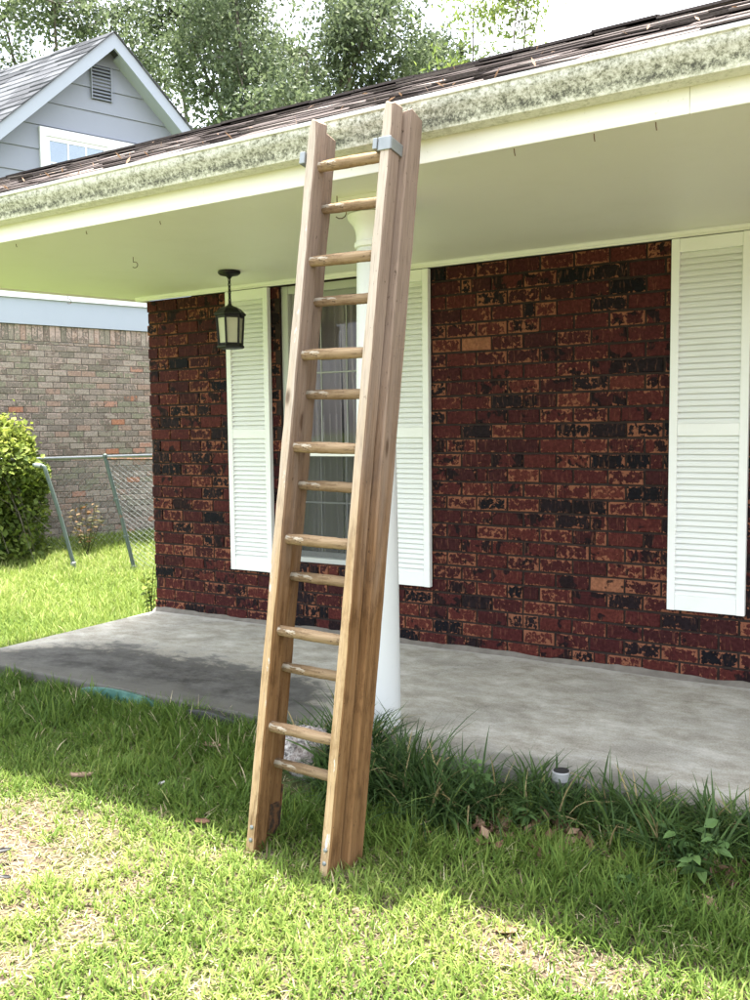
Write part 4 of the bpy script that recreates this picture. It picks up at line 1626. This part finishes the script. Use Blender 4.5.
tree('oak_tree', 'dense grey green tree rising between the gable and the ladder', (-9.6, 15.0), 6.4, 15.5, 3.5, 92, 400, 0.080, M['leafA'], 21, trunk_r=0.28)
tree('oak_tree', 'dense tree behind the top of the ladder, right of the taller grey green one', (-8.1, 18.9), 6.6, 14.6, 2.35, 56, 380, 0.080, M['leafA'], 33, trunk_r=0.25)
tree('oak_tree', 'loose open tree behind the ridge of the grey house, sky showing through', (-19.6, 16.2), 9.2, 17.0, 4.0, 70, 330, 0.09, M['leafA'], 47, loose=1.1, trunk_r=0.28)
tree('oak_tree', 'tree standing behind the peak of the grey gable', (-14.2, 17.0), 7.8, 16.0, 2.9, 58, 320, 0.086, M['leafA'], 58, loose=1.05, trunk_r=0.25)
tree('willow_tree', 'thin pale yellow green tree above the brown roof, mostly sky between its twigs', (-2.55, 12.6), 6.4, 11.0, 1.6, 44, 85, 0.045, M['leafC'], 71, loose=1.25, stretch=3.2, trunk_r=0.10, tint=(0.5, 0.2))

# ------------------------------------------------------------------ vine mound on the gate post
rng = np.random.default_rng(15)
vm = empty('vine_mound', (-3.95, 1.25, g1(-3.95, 1.25)))
tag(vm, 'overgrown mound of yellow green vines beside the leaning posts', 'bush')
mb = MB()
for i in range(16):
    a = i * 2.4
    p1_ = Vector((0.5 * math.cos(a) * random.uniform(0.3, 1), 0.5 * math.sin(a) * random.uniform(0.3, 1), random.uniform(0.7, 1.45)))
    limbs(mb, (0.2 * math.cos(a), 0.2 * math.sin(a), -0.05), p1_, 0.016, 0.006, 0.12, 300 + i)
for i in range(20):                                       # dry runners trailing off the right side
    a = random.uniform(-1.2, 0.7)
    p0_ = Vector((0.62 * math.cos(a), 0.62 * math.sin(a), random.uniform(0.5, 1.2)))
    p1_ = Vector((random.uniform(0.66, 0.98) * math.cos(a + 0.3), random.uniform(0.66, 0.98) * math.sin(a + 0.3), random.uniform(-0.02, 0.6)))
    limbs(mb, p0_, p1_, 0.0035, 0.002, 0.14, 500 + i, 5)
mb.build('stem', M['bark'], vm, smooth=True)
N = 19000
u = rng.normal(0, 1, (N, 3))
u /= np.linalg.norm(u, axis=1)[:, None]
zc = u[:, 2]
r = 1 - np.abs(rng.normal(0, 0.10, N))
lump = 0.80 + 0.34 * vnoise(np.arctan2(u[:, 1], u[:, 0]) * 2.2 + 30, zc * 3 + 12)
px = u[:, 0] * r * 0.76 * lump
py = u[:, 1] * r * 0.76 * lump
pz = 0.98 + zc * r * 0.64 * lump + 0.10 * np.abs(rng.normal(0, 1, N)) * (rng.random(N) < 0.08)
lower = rng.random(N) < 0.42
pz = np.where(lower, rng.uniform(0.02, 1.05, N), pz)
px = np.where(lower, px * 0.98, px)
keep = pz > 0.0
c = np.stack([px, py, pz], 1)[keep]
t_ = np.clip(0.35 + 0.35 * sstep(c[:, 2], 0.8, 1.5) + rng.normal(0, 0.16, len(c)), 0, 1)  # tint rises with height, painting light from above onto the leaves
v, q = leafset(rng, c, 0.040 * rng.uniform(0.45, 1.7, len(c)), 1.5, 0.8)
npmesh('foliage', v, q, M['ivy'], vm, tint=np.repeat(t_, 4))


def small_plant(name, label, cat, x, y, nst, h, spread, lsize, mat, seed, nl=7, stretch=2.0, group=None, up=0.9):
    """a broad leaved weed or small shrub"""
    rng = np.random.default_rng(seed)
    r_ = random.Random(seed)
    root = empty(name, (x, y, g1(x, y) - 0.005))
    tag(root, label, cat, group)
    mb = MB()
    cs, az_ = [], []
    for i in range(nst):
        a = i * 2.4 + r_.uniform(-0.4, 0.4)
        tip = Vector((math.cos(a) * spread * r_.uniform(0.3, 1), math.sin(a) * spread * r_.uniform(0.3, 1), h * r_.uniform(0.6, 1)))
        limbs(mb, (0, 0, 0), tip, 0.004, 0.0018, 0.02, seed + i, 5)
        for j in range(nl):
            t_ = 0.25 + 0.75 * (j + 0.5) / nl
            d = Vector((r_.gauss(0, 1), r_.gauss(0, 1), 0.3)).normalized() * lsize * 0.9
            cs.append(tuple(tip * t_ + d * 0.25))
    mb.build('stem', mat, root, smooth=True)
    c = np.array(cs)
    v, q = broadleaf(rng, c, lsize * rng.uniform(0.6, 1.2, len(c)), stretch, up)
    npmesh('foliage', v, q, mat, root, tint=np.repeat(np.clip(rng.normal(0.5, 0.25, len(c)), 0, 1), 12))
    return root


small_plant('shrub', 'small bronze leaved shrub between the two leaning posts', 'shrub', -3.05, 1.95, 9, 0.62, 0.30, 0.034, M['redleaf'], 401, 12)
small_plant('shrub', 'low dark leaved plant at the foot of the vine mound', 'shrub', -3.45, 0.92, 9, 0.30, 0.30, 0.045, M['weed'], 402, 8)
small_plant('weed', 'upright broad leaved weed in the border right of the long grass clumps', 'weed', 3.70, -2.00, 4, 0.27, 0.07, 0.024, M['weed'], 403, 10)
small_plant('weed', 'low broad leaved weed over brown dry leaves near the solar light', 'weed', 3.86, -1.98, 4, 0.13, 0.09, 0.026, M['weed'], 404, 6)
small_plant('weed', 'spreading broad leaved weed nearest the right edge of the lawn', 'weed', 4.50, -2.06, 6, 0.20, 0.13, 0.030, M['weed'], 405, 7, 2.0)
small_plant('weed', 'single bright green sprig in the lawn below the border', 'weed', 4.33, -2.22, 2, 0.08, 0.05, 0.022, M['weed'], 406, 3, 2.4)
small_plant('creeper', 'thin creeper climbing at the foot of the brick corner', 'creeper', -0.10, 0.05, 5, 0.55, 0.07, 0.04, M['ivy'], 407, 9, 1.4)

# ------------------------------------------------------------------ chain link fence
def chain_mesh(mb, org, ux, uz, wid, hgt, cell=0.055, r=0.0016):
    """diamond wire in the plane of ux, uz"""
    org, ux, uz = Vector(org), Vector(ux), Vector(uz)
    n = int(wid / cell)
    m = int(hgt / cell)
    for i in range(n):
        pts = []
        for j in range(m + 1):
            s_ = 0.5 if j % 2 else -0.5
            pts.append(org + ux * ((i + 0.5) * cell + s_ * cell * (1 if i % 2 == 0 else -1)) + uz * (j * cell) + ux.cross(uz) * 0.0015 * (1 if j % 2 else -1))
        mb.tube(pts, r, 4, cap=False)


fo = NP + NN * 1.0
fen = empty('chain_link_fence', (fo.x, fo.y, 0))
tag(fen, 'grey chain link fence with a top rail in front of the weathered brick', 'fence')
mb = MB()
a_, b_ = ND * -2.6 + Vector((0, 0, 1.10)), ND * 1.6 + Vector((0, 0, 1.115))
mb.tube([a_, b_], 0.021, 10)
mb.build('top_rail', M['galv'], fen, smooth=True)
mb = MB()
chain_mesh(mb, ND * -2.6 + Vector((0, 0, -0.05)), ND, (0, 0, 1), 4.2, 1.14, 0.033, 0.0016)
mb.build('wire_mesh', M['galv'], fen)
mb = MB()
mb.tube([ND * -2.55 + Vector((0, 0, -0.2)), ND * -2.55 + Vector((0, 0, 1.12))], 0.024, 10)
mb.build('post', M['galv'], fen, smooth=True)

p2b, p2t = Vector((-1.955, 1.66, g1(-1.955, 1.66) - 0.1)), Vector((-2.286, 1.575, 1.134))
gp = empty('leaning_fence', p2b)
tag(gp, 'leaning fence panel with chain link wire next to the brick corner', 'fence')
ux = Vector((0.81, 0.58, 0)).normalized()
up_ = (p2t - p2b)
mb = MB()
mb.tube([(0, 0, 0), up_ * 0.5 + Vector((0.012, 0, 0)), up_], 0.021, 10)
mb.build('post', M['pipe'], gp, smooth=True)
mb = MB()
mb.lathe([(0.026, -0.004), (0.027, 0.02), (0.018, 0.032), (0.004, 0.036)], 12, up_)
mb.build('cap', M['pipe'], gp, smooth=True)
for t_ in (0.12, 0.36, 0.66):
    mb = MB()
    mb.lathe([(0.024, -0.016), (0.028, -0.012), (0.028, 0.012), (0.024, 0.016)], 12, up_ * t_)
    mb.build('clamp', M['pipe'], gp, smooth=True)
mb = MB()
mb.tube([up_ + Vector((0.0, 0, -0.02)), up_ + ux * 0.45 + Vector((0, 0, -0.028)), up_ + ux * 1.2 + Vector((0, 0, -0.015))], 0.012, 8)
mb.build('top_rail', M['rust'], gp, smooth=True)
mb = MB()
chain_mesh(mb, up_ * 0.10, ux, up_.normalized(), 1.25, up_.length * 0.88, 0.033, 0.0018)
mb.build('wire_mesh', M['galv'], gp)

p1b, p1t = Vector((-2.527, 1.368, g1(-2.527, 1.368) - 0.1)), Vector((-2.85, 1.25, 1.035))
lp_ = empty('fence_post', p1b)
tag(lp_, 'bent rusty fence post leaning in front of the vine mound', 'post')
up1 = p1t - p1b
mb = MB()
mb.tube([(0, 0, 0), up1 * 0.6 + Vector((0.02, 0.0, 0)), up1 * 0.96, up1, up1 + Vector((-0.03, -0.01, 0.015)), up1 + Vector((-0.12, -0.045, 0.02))], 0.021, 10)
mb.build('pipe', M['pipe'], lp_, smooth=True)
mb = MB()
mb.tube([up1 * 0.999 + Vector((-0.035, -0.012, 0.012)), up1 + Vector((-0.10, -0.038, 0.02))], 0.026, 10)
mb.build('elbow', M['galv'], lp_, smooth=True)
mb = MB()
mb.lathe([(0.024, -0.02), (0.030, -0.016), (0.030, 0.016), (0.024, 0.02)], 12, up1 * 0.15)
mb.build('clamp', M['galv'], lp_, smooth=True)


# ------------------------------------------------------------------ small things in the grass
def rock(x, y, rx, ry, rz, seed, label):
    bm = bmesh.new()
    bmesh.ops.create_icosphere(bm, subdivisions=4, radius=1.0)
    r_ = np.random.default_rng(seed)
    pl = r_.normal(0, 1, (9, 3))
    pl /= np.linalg.norm(pl, axis=1)[:, None]
    for v_ in bm.verts:
        p = np.array(v_.co)
        d = 1.0
        for q_ in pl:
            s_ = p @ q_
            if s_ > 0.74:
                d = min(d, 0.74 / s_)
        n_ = float(vnoise(p[0] * 3 + seed, p[1] * 3 + p[2] * 2.1)) - 0.5
        n2_ = float(vnoise(p[0] * 9 + seed, p[1] * 9 + p[2] * 7)) - 0.5
        p = p * (d + 0.14 * n_ + 0.05 * n2_)
        v_.co = Vector((p[0] * rx, p[1] * ry, p[2] * rz))
    me = bpy.data.meshes.new('rock')
    bm.to_mesh(me)
    bm.free()
    me.materials.append(M['granite'])
    me.polygons.foreach_set('use_smooth', [True] * len(me.polygons))
    o_ = bpy.data.objects.new('rock', me)
    C.objects.link(o_)
    o_.location = (x, y, g1(x, y) + rz * 0.70)
    return tag(o_, label, 'rock', 'granite rocks by the column')


rock(2.875, -1.97, 0.125, 0.115, 0.150, 3, 'rough pink grey granite rock seen between the lowest ladder rungs')
rock(3.03, -1.80, 0.09, 0.08, 0.11, 5, 'smaller granite rock right of the ladder, by the foot of the column')

sx_, sy_ = 3.948, -1.755
sol = empty('solar_light', (sx_, sy_, g1(sx_, sy_) - 0.052))
tag(sol, 'small steel capped solar stake light standing in the border grass', 'garden light')
mb = MB()
mb.lathe([(0.034, 0.168), (0.035, 0.170), (0.035, 0.203), (0.034, 0.205)], 24)
mb.build('cap', M['steel'], sol, bevel=0.0008)
mb = MB()
mb.lathe([(0.030, 0.2052), (0.031, 0.2065), (0.029, 0.208)], 24)
mb.build('solar_panel', M['blackplastic'], sol)
mb = MB()
mb.lathe([(0.022, 0.095), (0.029, 0.11), (0.030, 0.1675)], 20)
mb.build('lens', M['clear'], sol, smooth=True)
mb = MB()
mb.lathe([(0.003, -0.08), (0.008, -0.02), (0.008, 0.08), (0.018, 0.0945)], 12)
mb.build('stake', M['steel'], sol, smooth=True)

# lawn edging strip half buried at the slab
mb = MB()
n = 16
vs = []
for i in range(n + 1):
    t_ = i / n
    x_ = 1.16 + 0.66 * t_
    y_ = -1.705 - 0.012 * math.sin(t_ * 5)
    zt_ = -0.035 + 0.05 * math.sin(math.pi * min(1, t_ * 1.1)) ** 0.7 - 0.02 * t_
    vs += [(x_, y_, -0.2), (x_, y_ - 0.02, zt_), (x_, y_ - 0.017, zt_ + 0.006), (x_, y_ + 0.018, zt_ - 0.004), (x_, y_ + 0.010, -0.2)]
fs = []
for i in range(n):
    for j in range(5):
        fs.append((i * 5 + j, i * 5 + (j + 1) % 5, (i + 1) * 5 + (j + 1) % 5, (i + 1) * 5 + j))
fs += [(0, 1, 2, 3, 4), tuple(n * 5 + j for j in (4, 3, 2, 1, 0))]
mb.add(vs, fs)
ed = mb.build('lawn_edging', M['greenplastic'], smooth=True, angle=50)
tag(ed, 'green plastic edging strip poking out between grass and slab', 'edging')
mb = MB()
vs = []
for i in range(n + 1):
    t_ = i / n
    x_ = 1.95 + 0.34 * t_
    zt_ = -0.03 + 0.03 * math.sin(math.pi * t_)
    y_ = -1.715 - 0.03 * math.sin(t_ * 3)
    vs += [(x_, y_, -0.2), (x_, y_ - 0.025, zt_), (x_, y_ - 0.02, zt_ + 0.006), (x_, y_ + 0.02, zt_ + 0.002), (x_, y_ + 0.010, -0.2)]
mb.add(vs, fs)
ed = mb.build('lawn_edging', M['blackplastic'], smooth=True, angle=50)
tag(ed, 'short black plastic edging piece at the slab left of the ladder', 'edging')


def chip(name, x, y, L, wd, th, az, mat, label, cat, up=0.02, tint=None):
    """a curled leaf or a piece of bark"""
    mb = MB()
    n, m = 8, 4
    vs, fs = [], []
    for s_ in (0, 1):
        for i in range(n + 1):
            t_ = i / n
            half = wd * 0.5 * math.sin(math.pi * (0.12 + 0.80 * t_)) ** 0.8
            for j in range(m + 1):
                u_ = j / m * 2 - 1
                px, py = (t_ - 0.5) * L, u_ * half
                pz = up + 0.35 * wd * u_ * u_ * 0.6 + 0.12 * L * (t_ - 0.5) ** 2 * 2 + (th if s_ else 0) + 0.05 * wd * math.sin(t_ * 9 + u_ * 3)
                vs.append((px * math.cos(az) - py * math.sin(az), px * math.sin(az) + py * math.cos(az), pz))
    K = (n + 1) * (m + 1)
    for s_ in (0, 1):
        for i in range(n):
            for j in range(m):
                q_ = (s_ * K + i * (m + 1) + j, s_ * K + (i + 1) * (m + 1) + j, s_ * K + (i + 1) * (m + 1) + j + 1, s_ * K + i * (m + 1) + j + 1)
                fs.append(q_ if s_ else tuple(reversed(q_)))
    for i in range(n):
        for j in (0, m):
            fs.append((i * (m + 1) + j, (i + 1) * (m + 1) + j, K + (i + 1) * (m + 1) + j, K + i * (m + 1) + j))
    mb.add(vs, fs, tint=random.uniform(0.3, 0.8) if tint is None else tint)
    o_ = mb.build(name, mat, smooth=True, angle=80)
    o_.location = (x, y, g1(x, y))
    return tag(o_, label, cat)


chip('bark_piece', 2.03, -2.46, 0.10, 0.035, 0.008, 0.6, M['chip'], 'pinkish brown bark piece lying where the left lawn turns sunny', 'bark', 0.025)
chip('fallen_leaf', 2.41, -2.36, 0.035, 0.02, 0.001, 1.5, M['curtain'], 'tiny white leaf in the shaded lawn left of the ladder', 'leaf', 0.025)
chip('fallen_leaf', 2.82, -2.56, 0.06, 0.04, 0.0012, 0.2, M['litter'], 'reddish brown leaf left of the ladder foot', 'leaf', 0.028, 0.35)
chip('fallen_leaf', 4.10, -2.64, 0.065, 0.045, 0.0012, 0.5, M['litter'], 'tan dry leaf in the sunny lawn right of the ladder', 'leaf', 0.004, 0.7)
chip('fallen_leaf', 2.39, -3.12, 0.07, 0.03, 0.0015, 0.9, M['blackplastic'], 'dark curled leaf at the left edge of the sunny lawn', 'leaf', 0.045)
chip('fallen_leaf', 2.575, -3.24, 0.05, 0.02, 0.0015, 0.3, M['blackplastic'], 'dark leaf scrap at the left edge, nearer than the larger dark leaf', 'leaf', 0.045)
chip('fallen_leaf', 2.35, -1.98, 0.085, 0.05, 0.0015, 0.2, M['chip'], 'large pale dead leaf in shade near the black edging', 'leaf', 0.045)

# dry leaf litter among the border grass
rng = np.random.default_rng(77)
N = 520
x = np.concatenate([rng.normal(3.80, 0.16, 240), rng.uniform(3.1, 4.9, 280)])
y = np.concatenate([rng.normal(-1.97, 0.07, 240), -1.86 - np.abs(rng.normal(0, 0.13, 280))])
y = np.minimum(y, -1.72)
c = np.stack([x, y, gz(x, y) + 0.012 + 0.03 * rng.random(N)], 1)
v, q = leafset(rng, c, 0.026 * rng.uniform(0.6, 1.5, N), 2.0, 1.6)
lt = npmesh('leaf_litter', v, q, M['litter'], tint=np.repeat(rng.random(N), 4))
tag(lt, 'brown dry leaf litter under the border grass', 'leaf litter', kind='stuff')
# twigs and pale leaf scraps caught on the shingles and the gutter lip
N = 130
x = rng.uniform(rl(-2.0), XR, N)
s_ = np.abs(rng.normal(0, 0.4, N)) % 1.2
yy = E0[0] + s_ * ca
c = np.stack([x, yy, E0[1] + s_ * sa + 0.018], 1)
v, q = leafset(rng, c, 0.009 * rng.uniform(0.5, 1.5, N), 4.5, 2.0)
lt = npmesh('roof_litter', v, q, M['litter'], tint=np.repeat(np.clip(rng.random(N) + 0.55, 0, 1), 4))
tag(lt, 'dry twigs and leaf scraps scattered on the brown shingles', 'leaf litter', kind='stuff')
